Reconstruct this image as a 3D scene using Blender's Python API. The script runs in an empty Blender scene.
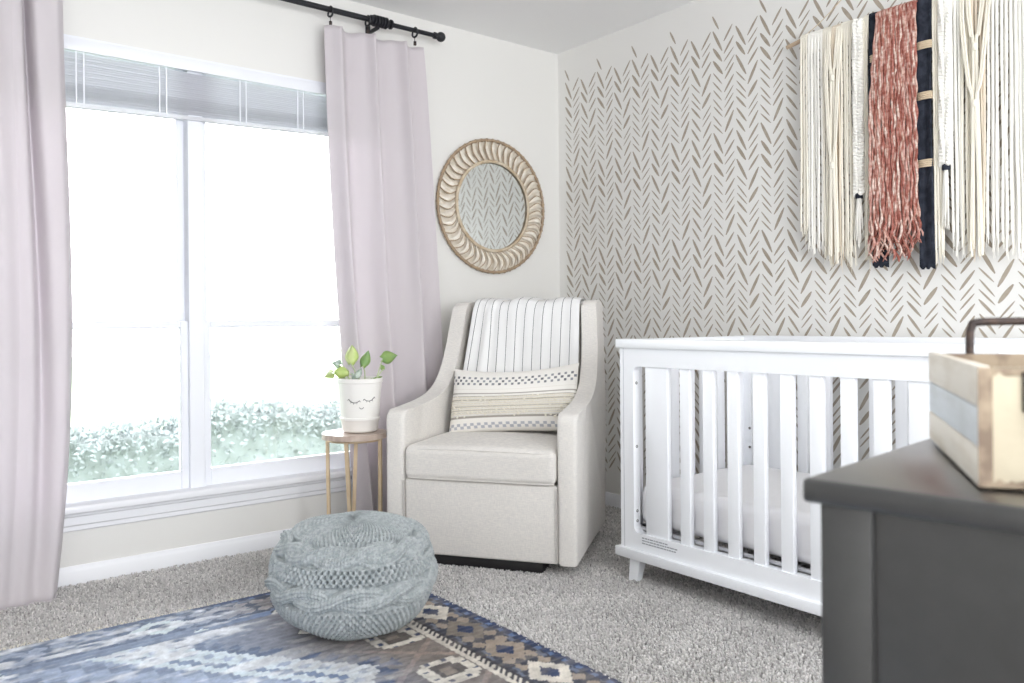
import bpy, bmesh, math, random
import numpy as np
from mathutils import Vector, Matrix

rnd = random.Random(7)
scene = bpy.context.scene
COL = scene.collection
PI = math.pi
R = math.radians

# ------------------------------------------------------------------ camera, world, light, exposure
CAM = Vector((-3.024, -3.396, 0.970))
TH, ROLL = 0.669, -0.0085
F_ = Vector((math.sin(TH), math.cos(TH), 0))
R0 = Vector((math.cos(TH), -math.sin(TH), 0))
R_ = R0 * math.cos(ROLL) + Vector((0, 0, 1)) * math.sin(ROLL)
U_ = Vector((0, 0, 1)) * math.cos(ROLL) - R0 * math.sin(ROLL)
cd = bpy.data.cameras.new('camera')
cam = bpy.data.objects.new('camera', cd)
COL.objects.link(cam)
cam.matrix_world = Matrix(((R_.x, U_.x, -F_.x, CAM.x), (R_.y, U_.y, -F_.y, CAM.y), (R_.z, U_.z, -F_.z, CAM.z), (0, 0, 0, 1)))
cd.sensor_width = 36.0
cd.lens = 820.0 / 1024.0 * 36.0
cd.shift_y = -(341.5 - 320.5) / 1024.0
cd.clip_start = 0.05
cd.dof.use_dof = True
cd.dof.focus_distance = 3.1
cd.dof.aperture_fstop = 3.5
scene.camera = cam

world = bpy.data.worlds.new('overcast_sky')
scene.world = world
world.use_nodes = True
bg = world.node_tree.nodes['Background']
bg.inputs['Color'].default_value = (0.965, 0.98, 1.0, 1)
bg.inputs['Strength'].default_value = 5.2

WIN = (-2.80, -1.13, 0.30, 2.04)        # opening of the window in the far wall  x0 x1 z0 z1
BFILL = (-3.6, -0.9, 0.40, 2.20)         # unseen opening added behind the camera to let in fill light


def portal(name, loc, rot, sx, sz):
    l = bpy.data.lights.new(name, 'AREA')
    l.shape = 'RECTANGLE'
    l.size, l.size_y = sx, sz
    l.cycles.is_portal = True
    o = bpy.data.objects.new(name, l)
    o.location, o.rotation_euler = loc, rot
    COL.objects.link(o)


portal('window_portal', ((WIN[0] + WIN[1]) / 2, 0.16, (WIN[2] + WIN[3]) / 2), (R(-90), 0, 0), WIN[1] - WIN[0], WIN[3] - WIN[2])
portal('rear_fill_portal', ((BFILL[0] + BFILL[1]) / 2, -4.72, (BFILL[2] + BFILL[3]) / 2), (R(90), 0, 0), BFILL[1] - BFILL[0], BFILL[3] - BFILL[2])  # sky portal in the added rear fill opening

vs = scene.view_settings
scene.display_settings.display_device = 'sRGB'
vs.view_transform = 'Standard'
vs.look = 'None'
vs.gamma = 1.0
vs.use_curve_mapping = False
vs.exposure = 0.90
scene.cycles.max_bounces = 12
scene.cycles.diffuse_bounces = 7
scene.cycles.transparent_max_bounces = 16
scene.cycles.sample_clamp_indirect = 8.0
scene.cycles.caustics_reflective = False
scene.cycles.caustics_refractive = False


# ------------------------------------------------------------------ materials
def lin(c):
    return tuple(((v / 255) / 12.92 if v / 255 <= 0.04045 else ((v / 255 + 0.055) / 1.055) ** 2.4) for v in c)


def mat(name, rgb, rough=0.6, metal=0.0, spec=0.5, noise=None, bump=None, sheen=0.0, attr=None, coat=0.0, sub=None):
    """rgb in sRGB 0-255. noise=(scale, rgb2, lo, hi) ; bump=(scale, strength, distance)"""
    m = bpy.data.materials.new(name)
    m.use_nodes = True
    nt = m.node_tree
    b = nt.nodes['Principled BSDF']
    c = lin(rgb)
    b.inputs['Base Color'].default_value = (*c, 1)
    b.inputs['Roughness'].default_value = rough
    b.inputs['Metallic'].default_value = metal
    b.inputs['Specular IOR Level'].default_value = spec
    b.inputs['Sheen Weight'].default_value = sheen
    b.inputs['Coat Weight'].default_value = coat
    b.inputs['Coat Roughness'].default_value = 0.3
    tc = nt.nodes.new('ShaderNodeTexCoord')
    col = None
    if attr:
        a = nt.nodes.new('ShaderNodeAttribute')
        a.attribute_name = attr
        col = a.outputs['Color']
    if noise:
        sc, c2, lo, hi = noise
        n = nt.nodes.new('ShaderNodeTexNoise')
        if isinstance(sc, tuple):
            mp = nt.nodes.new('ShaderNodeMapping')
            mp.inputs['Scale'].default_value = sc
            nt.links.new(tc.outputs['Object'], mp.inputs['Vector'])
            nt.links.new(mp.outputs[0], n.inputs['Vector'])
            n.inputs['Scale'].default_value = 1.0
        else:
            n.inputs['Scale'].default_value = sc
            nt.links.new(tc.outputs['Object'], n.inputs['Vector'])
        n.inputs['Detail'].default_value = 5
        rp = nt.nodes.new('ShaderNodeMapRange')
        rp.inputs['From Min'].default_value = lo
        rp.inputs['From Max'].default_value = hi
        nt.links.new(n.outputs['Fac'], rp.inputs['Value'])
        mx = nt.nodes.new('ShaderNodeMix')
        mx.data_type = 'RGBA'
        nt.links.new(rp.outputs[0], mx.inputs['Factor'])
        if col is not None:
            nt.links.new(col, mx.inputs['A'])
            mm = nt.nodes.new('ShaderNodeMix')
            mm.data_type = 'RGBA'
            mm.blend_type = 'MULTIPLY'
            mm.inputs['Factor'].default_value = 1
            nt.links.new(col, mm.inputs['A'])
            mm.inputs['B'].default_value = (*lin(c2), 1)
            nt.links.new(mm.outputs['Result'], mx.inputs['B'])
        else:
            mx.inputs['A'].default_value = (*c, 1)
            mx.inputs['B'].default_value = (*lin(c2), 1)
        col = mx.outputs['Result']
    if col is not None:
        nt.links.new(col, b.inputs['Base Color'])
    if bump:
        sc, st, dist = bump
        n = nt.nodes.new('ShaderNodeTexNoise')
        if isinstance(sc, tuple):
            mp = nt.nodes.new('ShaderNodeMapping')
            mp.inputs['Scale'].default_value = sc
            nt.links.new(tc.outputs['Object'], mp.inputs['Vector'])
            nt.links.new(mp.outputs[0], n.inputs['Vector'])
            n.inputs['Scale'].default_value = 1.0
        else:
            n.inputs['Scale'].default_value = sc
            nt.links.new(tc.outputs['Object'], n.inputs['Vector'])
        n.inputs['Detail'].default_value = 4
        bp = nt.nodes.new('ShaderNodeBump')
        bp.inputs['Strength'].default_value = st
        bp.inputs['Distance'].default_value = dist
        nt.links.new(n.outputs['Fac'], bp.inputs['Height'])
        nt.links.new(bp.outputs[0], b.inputs['Normal'])
    return m


def weave(m, scale=900.0, strength=0.25, dist=0.0006, tint=None):
    """adds a woven thread bump and slub variation to a fabric material (object space)"""
    nt = m.node_tree
    b = nt.nodes['Principled BSDF']
    tc = nt.nodes.new('ShaderNodeTexCoord')
    hs = []
    for s in ((scale * .07, scale * .07, scale), (scale, scale, scale * .07)):
        mp = nt.nodes.new('ShaderNodeMapping')
        mp.inputs['Scale'].default_value = s
        n = nt.nodes.new('ShaderNodeTexNoise')
        n.inputs['Scale'].default_value = 1
        n.inputs['Detail'].default_value = 2
        nt.links.new(tc.outputs['Object'], mp.inputs['Vector'])
        nt.links.new(mp.outputs[0], n.inputs['Vector'])
        hs.append(n.outputs['Fac'])
    ad = nt.nodes.new('ShaderNodeMath')
    nt.links.new(hs[0], ad.inputs[0])
    nt.links.new(hs[1], ad.inputs[1])
    bp = nt.nodes.new('ShaderNodeBump')
    bp.inputs['Strength'].default_value = strength
    bp.inputs['Distance'].default_value = dist
    nt.links.new(ad.outputs[0], bp.inputs['Height'])
    nt.links.new(bp.outputs[0], b.inputs['Normal'])
    if tint:
        rp = nt.nodes.new('ShaderNodeMapRange')
        rp.inputs['From Min'].default_value = 0.75
        rp.inputs['From Max'].default_value = 1.25
        nt.links.new(ad.outputs[0], rp.inputs['Value'])
        mx = nt.nodes.new('ShaderNodeMix')
        mx.data_type = 'RGBA'
        nt.links.new(rp.outputs[0], mx.inputs['Factor'])
        mx.inputs['A'].default_value = (*lin(tint), 1)
        if b.inputs['Base Color'].is_linked:
            nt.links.new(b.inputs['Base Color'].links[0].from_socket, mx.inputs['B'])
        else:
            mx.inputs['B'].default_value = b.inputs['Base Color'].default_value
        nt.links.new(mx.outputs['Result'], b.inputs['Base Color'])
    return m


M = {}
M['wall'] = mat('wall_paint', (230, 229, 226), 0.40, spec=0.5, bump=(180, 0.06, 0.001))
M['ceiling'] = mat('ceiling_paint', (240, 240, 240), 0.9, spec=0.2, bump=(120, 0.15, 0.002))
M['stencil'] = mat('stencil_paint', (160, 149, 134), 0.45, spec=0.4, noise=(35, (176, 166, 152), 0.35, 0.7))
M['trim'] = mat('trim_gloss_white', (238, 239, 243), 0.35, spec=0.45)
M['vinyl'] = mat('white_vinyl', (238, 240, 246), 0.4)
M['crib'] = mat('white_lacquer', (243, 245, 249), 0.35, spec=0.5)
M['carpet'] = mat('carpet_pile', (150, 147, 145), 0.95, spec=0.1, noise=(150, (120, 113, 108), 0.47, 0.66), bump=(130, 1.0, 0.006), sheen=0.2)
M['curtain'] = weave(mat('mauve_curtain_cloth', (220, 214, 217), 0.85, spec=0.15, sheen=0.2), 700, 0.2)
M['black_metal'] = mat('black_iron', (34, 35, 40), 0.45, metal=0.3)
M['brass'] = mat('soft_brass', (224, 204, 174), 0.42, metal=0.6, noise=(20, (212, 188, 154), 0.3, 0.7))
M['table_wood'] = mat('pale_brown_wood', (196, 180, 168), 0.35, noise=((8, 60, 8), (170, 150, 138), 0.35, 0.65))
M['chair'] = weave(mat('oatmeal_linen', (232, 228, 222), 0.9, spec=0.15, sheen=0.15), 800, 0.35, 0.0008, tint=(212, 209, 206))
M['piping'] = mat('linen_seam', (188, 184, 180), 0.9, spec=0.1)
M['plinth'] = mat('black_base', (28, 26, 28), 0.5)
M['plastic_pot'] = mat('white_ceramic', (240, 238, 234), 0.3)
M['soil'] = mat('potting_soil', (60, 45, 35), 1.0, noise=(90, (30, 22, 18), 0.4, 0.6), bump=(90, 1, 0.01))
M['ink'] = mat('black_ink', (40, 38, 40), 0.6)
M['leaf'] = mat('green_leaf', (146, 180, 118), 0.4, noise=(26, (168, 194, 122), 0.42, 0.62))
M['leaf_pale'] = mat('lime_leaf', (222, 230, 176), 0.4, noise=(26, (200, 216, 150), 0.42, 0.62))
M['leaf_grey'] = mat('grey_green_leaf', (140, 162, 146), 0.4, noise=(40, (190, 202, 190), 0.5, 0.62))
M['stem'] = mat('plant_stem', (192, 206, 160), 0.5)
M['rattan'] = mat('bleached_rattan', (214, 202, 182), 0.55, noise=((20, 20, 20), (186, 164, 134), 0.35, 0.65))
M['rattan_dark'] = mat('rattan_binding', (158, 138, 118), 0.6, noise=(60, (172, 150, 122), 0.4, 0.6))
M['rattan_pale'] = mat('rattan_flat', (236, 230, 219), 0.6, noise=(25, (216, 205, 188), 0.35, 0.65))
M['mirror'] = mat('mirror_silver', (228, 231, 229), 0.03, metal=1.0)
M['yarn_pouf'] = mat('grey_blue_yarn', (156, 163, 165), 0.95, spec=0.1, noise=(60, (180, 185, 187), 0.4, 0.62), bump=(420, 0.5, 0.0015))
M['cord_cream'] = mat('cream_cotton_cord', (236, 231, 218), 0.9, spec=0.1, bump=((350, 350, 90), 0.7, 0.002))
M['cord_beige'] = mat('beige_cotton_cord', (226, 214, 196), 0.9, spec=0.1, bump=((350, 350, 90), 0.7, 0.002))
M['cord_white'] = mat('white_wool', (242, 240, 234), 0.95, spec=0.1, bump=(260, 0.7, 0.003))
M['cord_rust'] = mat('rust_pink_yarn', (186, 116, 100), 0.95, spec=0.1, attr='tint', noise=(95, (222, 196, 190), 0.4, 0.6), bump=(200, 0.9, 0.004))
M['navy_cloth'] = weave(mat('navy_cloth', (40, 43, 52), 0.9, spec=0.1, noise=(40, (54, 58, 68), 0.4, 0.6)), 600, 0.4)
M['twine'] = mat('tan_twine', (206, 188, 162), 0.9, bump=(300, 0.6, 0.002))
M['driftwood'] = mat('driftwood', (196, 172, 146), 0.8, noise=((30, 8, 30), (176, 156, 134), 0.4, 0.6), bump=(60, 0.4, 0.003))
M['mattress'] = mat('white_fitted_sheet', (240, 239, 241), 0.85, spec=0.15, bump=(14, 0.35, 0.012), sheen=0.1)
M['spring'] = mat('grey_steel', (200, 200, 204), 0.5, metal=0.2)
M['hole'] = mat('bolt_steel', (120, 118, 116), 0.5, metal=0.5)  # plain grey steel of the crib bolts
M['label_ink'] = mat('grey_print', (168, 170, 176), 0.6)
M['dresser'] = mat('charcoal_paint', (46, 46, 46), 0.28, spec=0.6, coat=0.9, noise=(30, (42, 42, 42), 0.4, 0.6), bump=(40, 0.04, 0.001))
M['crate'] = mat('whitewashed_wood', (224, 218, 208), 0.8, noise=((6, 6, 40), (204, 194, 178), 0.45, 0.75), bump=((10, 10, 90), 0.5, 0.002))
M['crate_worn'] = mat('worn_brown_wood', (120, 104, 90), 0.85, noise=(24, (158, 142, 122), 0.42, 0.6), bump=(60, 0.5, 0.002))
M['crate_tan'] = mat('tan_worn_wood', (196, 186, 164), 0.8, noise=(13, (134, 112, 92), 0.66, 0.8), bump=((10, 60, 60), 0.4, 0.002))
M['crate_blue'] = mat('pale_blue_wash', (214, 219, 224), 0.8, noise=((6, 6, 30), (196, 200, 202), 0.4, 0.7), bump=((10, 10, 90), 0.4, 0.002))
M['iron'] = mat('rusted_dark_iron', (62, 54, 52), 0.55, metal=0.4, noise=(50, (84, 68, 60), 0.45, 0.7))
M['hedge'] = mat('hedge_leaves', (116, 124, 122), 0.7, noise=(5, (140, 149, 150), 0.35, 0.7))
M['lawn'] = mat('lawn', (120, 140, 110), 0.9)
M['mitre'] = mat('joint_line', (196, 198, 204), 0.6)


def glass_mat():
    m = bpy.data.materials.new('window_glass')
    m.use_nodes = True
    nt = m.node_tree
    nt.nodes.clear()
    out = nt.nodes.new('ShaderNodeOutputMaterial')
    tr = nt.nodes.new('ShaderNodeBsdfTransparent')
    tr.inputs['Color'].default_value = (0.98, 0.985, 0.985, 1)
    gl = nt.nodes.new('ShaderNodeBsdfGlossy')
    gl.inputs['Roughness'].default_value = 0.02
    fr = nt.nodes.new('ShaderNodeFresnel')
    fr.inputs['IOR'].default_value = 1.45
    mx = nt.nodes.new('ShaderNodeMixShader')
    nt.links.new(fr.outputs[0], mx.inputs[0])
    nt.links.new(tr.outputs[0], mx.inputs[1])
    nt.links.new(gl.outputs[0], mx.inputs[2])
    nt.links.new(mx.outputs[0], out.inputs[0])
    return m


def slat_mat():
    m = mat('translucent_blind_slat', (240, 240, 242), 0.5)
    nt = m.node_tree
    b = nt.nodes['Principled BSDF']
    out = [n for n in nt.nodes if n.type == 'OUTPUT_MATERIAL'][0]
    t = nt.nodes.new('ShaderNodeBsdfTranslucent')
    t.inputs['Color'].default_value = (0.86, 0.87, 0.9, 1)
    mx = nt.nodes.new('ShaderNodeMixShader')
    mx.inputs[0].default_value = 0.5
    nt.links.new(b.outputs[0], mx.inputs[1])
    nt.links.new(t.outputs[0], mx.inputs[2])
    nt.links.new(mx.outputs[0], out.inputs[0])
    return m


def add_translucency(m, col, f):
    nt = m.node_tree
    b = nt.nodes['Principled BSDF']
    out = [n for n in nt.nodes if n.type == 'OUTPUT_MATERIAL'][0]
    t = nt.nodes.new('ShaderNodeBsdfTranslucent')
    t.inputs['Color'].default_value = (*lin(col), 1)
    mx = nt.nodes.new('ShaderNodeMixShader')
    mx.inputs[0].default_value = f
    nt.links.new(b.outputs[0], mx.inputs[1])
    nt.links.new(t.outputs[0], mx.inputs[2])
    nt.links.new(mx.outputs[0], out.inputs[0])


M['glass'] = glass_mat()
M['slat'] = slat_mat()
add_translucency(M['curtain'], (232, 224, 232), 0.22)
add_translucency(M['leaf'], (150, 190, 90), 0.35)
add_translucency(M['leaf_pale'], (215, 228, 150), 0.4)
add_translucency(M['hedge'], (126, 136, 136), 0.3)


# ------------------------------------------------------------------ helpers
def finish(o, m, parent, smooth=True, angle=40):
    COL.objects.link(o)
    if m is not None:
        ms = m if isinstance(m, (list, tuple)) else [m]
        for k in ms:
            o.data.materials.append(k)
    if smooth:
        for p in o.data.polygons:
            p.use_smooth = True
        if angle < 180:
            me = o.data
            bm = bmesh.new()
            bm.from_mesh(me)
            for e in bm.edges:
                if len(e.link_faces) == 2 and e.calc_face_angle(0) > R(angle):
                    e.smooth = False
            bm.to_mesh(me)
            bm.free()
    if parent is not None:
        o.parent = parent
    return o


def obj(name, bm, m, parent=None, smooth=True, angle=40):
    me = bpy.data.meshes.new(name)
    bmesh.ops.recalc_face_normals(bm, faces=bm.faces)
    bm.to_mesh(me)
    bm.free()
    return finish(bpy.data.objects.new(name, me), m, parent, smooth, angle)


def npmesh(name, verts, faces, m, parent=None, smooth=True, angle=180, attr=None, uv=None):
    """verts (n,3) array, faces (k,4) int array"""
    me = bpy.data.meshes.new(name)
    verts = np.asarray(verts, dtype=np.float32)
    faces = np.asarray(faces, dtype=np.int32)
    k = faces.shape[1]
    me.vertices.add(len(verts))
    me.vertices.foreach_set('co', verts.ravel())
    me.loops.add(faces.size)
    me.loops.foreach_set('vertex_index', faces.ravel())
    me.polygons.add(len(faces))
    me.polygons.foreach_set('loop_start', np.arange(0, faces.size, k, dtype=np.int32))
    me.polygons.foreach_set('loop_total', np.full(len(faces), k, dtype=np.int32))
    me.update(calc_edges=True)
    if attr is not None:
        a = me.color_attributes.new('tint', 'FLOAT_COLOR', 'POINT')
        c = np.ones((len(verts), 4), dtype=np.float32)
        c[:, :3] = attr
        a.data.foreach_set('color', c.ravel())
    if uv is not None:
        l = me.uv_layers.new(name='UVMap')
        l.data.foreach_set('uv', np.asarray(uv, dtype=np.float32)[faces.ravel()].ravel())
    return finish(bpy.data.objects.new(name, me), m, parent, smooth, angle)


def gridfaces(nu, nv, wrap_u=False):
    """index = j*nu+i"""
    i = np.arange(nu if wrap_u else nu - 1)
    j = np.arange(nv - 1)
    I, J = np.meshgrid(i, j)
    I2 = (I + 1) % nu
    return np.stack([J * nu + I, J * nu + I2, (J + 1) * nu + I2, (J + 1) * nu + I], -1).reshape(-1, 4)


def box(bm, x0, x1, y0, y1, z0, z1, bev=0.0, seg=2, mtx=None, mi=0):
    t = bmesh.new()
    bmesh.ops.create_cube(t, size=1)
    for v in t.verts:
        v.co = Vector(((x0 + x1) / 2 + v.co.x * (x1 - x0), (y0 + y1) / 2 + v.co.y * (y1 - y0), (z0 + z1) / 2 + v.co.z * (z1 - z0)))
    if bev > 0:
        bmesh.ops.bevel(t, geom=t.edges[:], offset=bev, segments=seg, affect='EDGES', profile=0.5)
    merge(bm, t, mtx, mi)


def merge(bm, t, mtx=None, mi=0):
    if mtx is not None:
        bmesh.ops.transform(t, matrix=mtx, verts=t.verts[:])
    mp = {v: bm.verts.new(v.co) for v in t.verts}
    for f in t.faces:
        try:
            nf = bm.faces.new([mp[v] for v in f.verts])
            nf.material_index = mi
        except ValueError:
            pass
    t.free()


def tube(bm, pts, r, n=8, closed=False, caps=True, mi=0):
    """r is a number or a list"""
    pts = [Vector(p) for p in pts]
    m = len(pts)
    rs = r if isinstance(r, (list, tuple)) else [r] * m
    prev = None
    rings = []
    for i, p in enumerate(pts):
        if closed:
            t = pts[(i + 1) % m] - pts[i - 1]
        else:
            t = pts[min(i + 1, m - 1)] - pts[max(i - 1, 0)]
        if t.length < 1e-9:
            t = Vector((0, 0, 1))
        t.normalize()
        if prev is None:
            a = Vector((0, 0, 1)) if abs(t.z) < 0.9 else Vector((1, 0, 0))
            nrm = t.cross(a).normalized()
        else:
            nrm = (prev - t * prev.dot(t))
            nrm = nrm.normalized() if nrm.length > 1e-6 else t.orthogonal().normalized()
        prev = nrm
        b = t.cross(nrm)
        rings.append([bm.verts.new(p + (nrm * math.cos(2 * PI * k / n) + b * math.sin(2 * PI * k / n)) * rs[i]) for k in range(n)])
    for i in range(m if closed else m - 1):
        a, b = rings[i], rings[(i + 1) % m]
        for k in range(n):
            f = bm.faces.new((a[k], a[(k + 1) % n], b[(k + 1) % n], b[k]))
            f.material_index = mi
    if caps and not closed:
        bm.faces.new(rings[0]).material_index = mi
        bm.faces.new(rings[-1]).material_index = mi


def lathe(bm, prof, n=48, c=(0, 0, 0), axis='Z', cap=True, mi=0):
    rings = []
    for r, z in prof:
        ring = []
        for k in range(n):
            a = 2 * PI * k / n
            x, y = r * math.cos(a), r * math.sin(a)
            co = {'Z': (x, y, z), 'X': (z, x, y), 'Y': (x, z, y)}[axis]
            ring.append(bm.verts.new(Vector(c) + Vector(co)))
        rings.append(ring)
    for a, b in zip(rings, rings[1:]):
        for k in range(n):
            bm.faces.new((a[k], a[(k + 1) % n], b[(k + 1) % n], b[k])).material_index = mi
    if cap:
        bm.faces.new(rings[0]).material_index = mi
        bm.faces.new(rings[-1]).material_index = mi


def prism(bm, poly, axis, a, b, bev=0.0, seg=3, mtx=None, mi=0):
    """extrude a 2-D polygon. axis 'X': poly=(y,z); 'Y': poly=(x,z); 'Z': poly=(x,y)"""
    t = bmesh.new()
    def co(p, h):
        return {'X': (h, p[0], p[1]), 'Y': (p[0], h, p[1]), 'Z': (p[0], p[1], h)}[axis]
    A = [t.verts.new(co(p, a)) for p in poly]
    B = [t.verts.new(co(p, b)) for p in poly]
    fa = t.faces.new(A)
    fb = t.faces.new(list(reversed(B)))
    n = len(poly)
    for i in range(n):
        t.faces.new((A[(i + 1) % n], A[i], B[i], B[(i + 1) % n]))
    if bev > 0:
        eds = set(fa.edges) | set(fb.edges)
        bmesh.ops.bevel(t, geom=list(eds), offset=bev, segments=seg, affect='EDGES', profile=0.5)
    bmesh.ops.triangulate(t, faces=[f for f in t.faces if len(f.verts) > 4])
    merge(bm, t, mtx, mi)


def spline(pts, n=8):
    """Catmull-Rom through 2-D/3-D points"""
    P = [Vector(p).to_3d() if len(p) == 3 else Vector((p[0], p[1], 0)) for p in pts]
    out = []
    for i in range(len(P) - 1):
        p0, p1, p2, p3 = P[max(i - 1, 0)], P[i], P[i + 1], P[min(i + 2, len(P) - 1)]
        for k in range(n):
            t = k / n
            out.append(0.5 * ((2 * p1) + (p2 - p0) * t + (2 * p0 - 5 * p1 + 4 * p2 - p3) * t * t + (3 * p1 - p0 - 3 * p2 + p3) * t ** 3))
    out.append(P[-1])
    return out


def tag(o, label=None, cat=None, group=None, kind=None):
    if label:
        o['label'] = label
    if cat:
        o['category'] = cat
    if group:
        o['group'] = group
    if kind:
        o['kind'] = kind
    return o


def thing(name, label, cat, loc=(0, 0, 0), rz=0.0, group=None):
    o = bpy.data.objects.new(name, None)
    o.empty_display_size = 0.05
    COL.objects.link(o)
    o.location = loc
    o.rotation_euler = (0, 0, rz)
    return tag(o, label, cat, group)


def struct(name, bm, m, parent=None, label=None, **k):
    o = obj(name, bm, m, parent, **k)
    if parent is None:
        o['kind'] = 'structure'
    if label:
        o['label'] = label
    return o


def copy_tree(o, parent=None):
    c = o.copy()
    COL.objects.link(c)
    c.parent = parent
    for ch in list(o.children):
        copy_tree(ch, c)
    return c


# ------------------------------------------------------------------ room shell
XL, YB, H = -4.3, -4.75, 2.44
bm = bmesh.new()
box(bm, XL, 0.0, YB, 0.0, -0.10, 0.0)
struct('floor', bm, M['carpet'], label='light grey mottled carpet', smooth=False)
cprg = np.random.RandomState(31)
sp_ = 0.0072
gx_, gy_ = np.meshgrid(np.arange(-3.15, -0.016, sp_), np.arange(-2.75, -0.016, sp_))
gx_, gy_ = gx_.ravel(), gy_.ravel()
keep = ~((gx_ < -1.458) & (gy_ < -0.566)) & ~((gx_ < -2.0) & (gy_ < -1.0))
gx_, gy_ = gx_[keep], gy_[keep]
n_ = len(gx_)
gx_ = gx_ + cprg.uniform(-.0035, .0035, n_)
gy_ = gy_ + cprg.uniform(-.0035, .0035, n_)
lx_, ly_ = cprg.normal(0, 0.0045, n_), cprg.normal(0, 0.0045, n_)
hh_ = cprg.uniform(0.008, 0.014, n_)
wd_ = cprg.uniform(0.0022, 0.0036, n_)
an_ = cprg.uniform(0, PI, n_)
vv_ = np.zeros((n_, 8, 3))
for k in range(4):
    a_ = an_ + k * PI / 2
    vv_[:, k, 0], vv_[:, k, 1], vv_[:, k, 2] = gx_ + wd_ * 0.8 * np.cos(a_), gy_ + wd_ * 0.8 * np.sin(a_), 0
    vv_[:, 4 + k, 0], vv_[:, 4 + k, 1], vv_[:, 4 + k, 2] = gx_ + lx_ + wd_ * np.cos(a_), gy_ + ly_ + wd_ * np.sin(a_), hh_ + 0.001 * np.sin(a_)
vv_[:, :, 0] = np.minimum(vv_[:, :, 0], -0.0135)
vv_[:, :, 1] = np.minimum(vv_[:, :, 1], -0.0135)
bs_ = (np.arange(n_) * 8)[:, None, None]
qf_ = np.array([[0, 1, 5, 4], [1, 2, 6, 5], [2, 3, 7, 6], [3, 0, 4, 7], [4, 5, 6, 7]])[None]
sh_ = np.clip(0.82 + 0.16 * cprg.normal(0, 1, n_), 0.35, 1.15)
sh_ = sh_ * (1 + 0.07 * np.sin(gx_ * 9 + 2 * np.sin(gy_ * 5)) * np.sin(gy_ * 11 + gx_ * 3))
tc_ = np.repeat((sh_[:, None] * np.array(lin((226, 223, 221)))[None])[:, None, :], 8, axis=1)
M['pile'] = mat('carpet_yarn', (200, 196, 192), 0.95, spec=0.08, attr='tint', sheen=0.15)
o = npmesh('carpet_pile', vv_.reshape(-1, 3), (bs_ + qf_).reshape(-1, 4), M['pile'], bpy.data.objects['floor'], attr=tc_.reshape(-1, 3))
tag(o, 'light grey mottled carpet pile covering the floor', kind='stuff')

bm = bmesh.new()
box(bm, XL, 0.0, YB, 0.0, H, H + 0.1)
struct('ceiling', bm, M['ceiling'], label='plain off white ceiling', smooth=False)

bm = bmesh.new()
x0, x1, z0, z1 = WIN
box(bm, XL - 0.1, x0, 0, 0.14, -0.1, H + 0.1)
box(bm, x1, 0.1, 0, 0.14, -0.1, H + 0.1)
box(bm, x0, x1, 0, 0.14, -0.1, z0)
box(bm, x0, x1, 0, 0.14, z1, H + 0.1)
struct('wall_back', bm, M['wall'], label='off white wall with the window', smooth=False)

bm = bmesh.new()
x0, x1, z0, z1 = BFILL
box(bm, XL - 0.1, x0, YB - 0.14, YB, -0.1, H + 0.1)
box(bm, x1, 0.1, YB - 0.14, YB, -0.1, H + 0.1)
box(bm, x0, x1, YB - 0.14, YB, -0.1, z0)
box(bm, x0, x1, YB - 0.14, YB, z1, H + 0.1)
struct('wall_front', bm, M['wall'], label='plain off white wall behind the viewer', smooth=False)
bm = bmesh.new()
box(bm, XL - 0.1, XL, YB - 0.14, 0.14, -0.1, H + 0.1)
struct('wall_left', bm, M['wall'], label='plain off white side wall', smooth=False)

# stencilled wall: hand-painted herringbone strokes, one repeating stencil sheet
bm = bmesh.new()
box(bm, 0.0, 0.1, YB - 0.14, 0.14, -0.1, H + 0.1)
srnd = random.Random(12)
HALF, PERV = 0.0622, 0.46
tile = []
for c in range(4):
    z = srnd.uniform(0, 0.03)
    lst = []
    while z < PERV - 0.028:
        kind = srnd.choice(['thin', 'thin', 'mid', 'mid', 'fat', 'long'])
        w = {'thin': 0.0068, 'mid': 0.0104, 'fat': 0.0155, 'long': 0.0140}[kind]
        h = {'thin': srnd.uniform(0.05, 0.062), 'mid': srnd.uniform(0.058, 0.07), 'fat': srnd.uniform(0.06, 0.074), 'long': srnd.uniform(0.088, 0.10)}[kind]
        lst.append((z, h, w, srnd.uniform(-0.003, 0.003), srnd.uniform(0.045, 0.053)))
        z += {'thin': 0.034, 'mid': 0.046, 'fat': 0.055, 'long': 0.070}[kind] * srnd.uniform(0.9, 1.15)
    # spread the strokes so the sheet meets its own repeat without a gap
    k_ = (PERV + lst[0][0]) / z
    lst = [(q[0] * k_,) + q[1:] for q in lst]
    tile.append(lst)


def stroke(y0, z0, y1, z1, w):
    """leaf-shaped brush mark on the wall plane, y0>y1 runs away from the corner"""
    d = Vector((0, y1 - y0, z1 - z0))
    n = Vector((0, -d.z, d.y)).normalized()
    prof = [0.35, 0.85, 1.0, 1.0, 0.8, 0.3]
    L_, R__ = [], []
    for i, p in enumerate(prof):
        q = Vector((-0.0006, y0, z0)) + d * (i / (len(prof) - 1))
        L_.append(q + n * w * 0.5 * p)
        R__.append(q - n * w * 0.5 * p)
    vs_ = [bm.verts.new(v) for v in L_ + list(reversed(R__))]
    f = bm.faces.new(vs_)
    if f.calc_area() and f.normal.x > 0:
        f.normal_flip()
    f.material_index = 1


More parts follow.
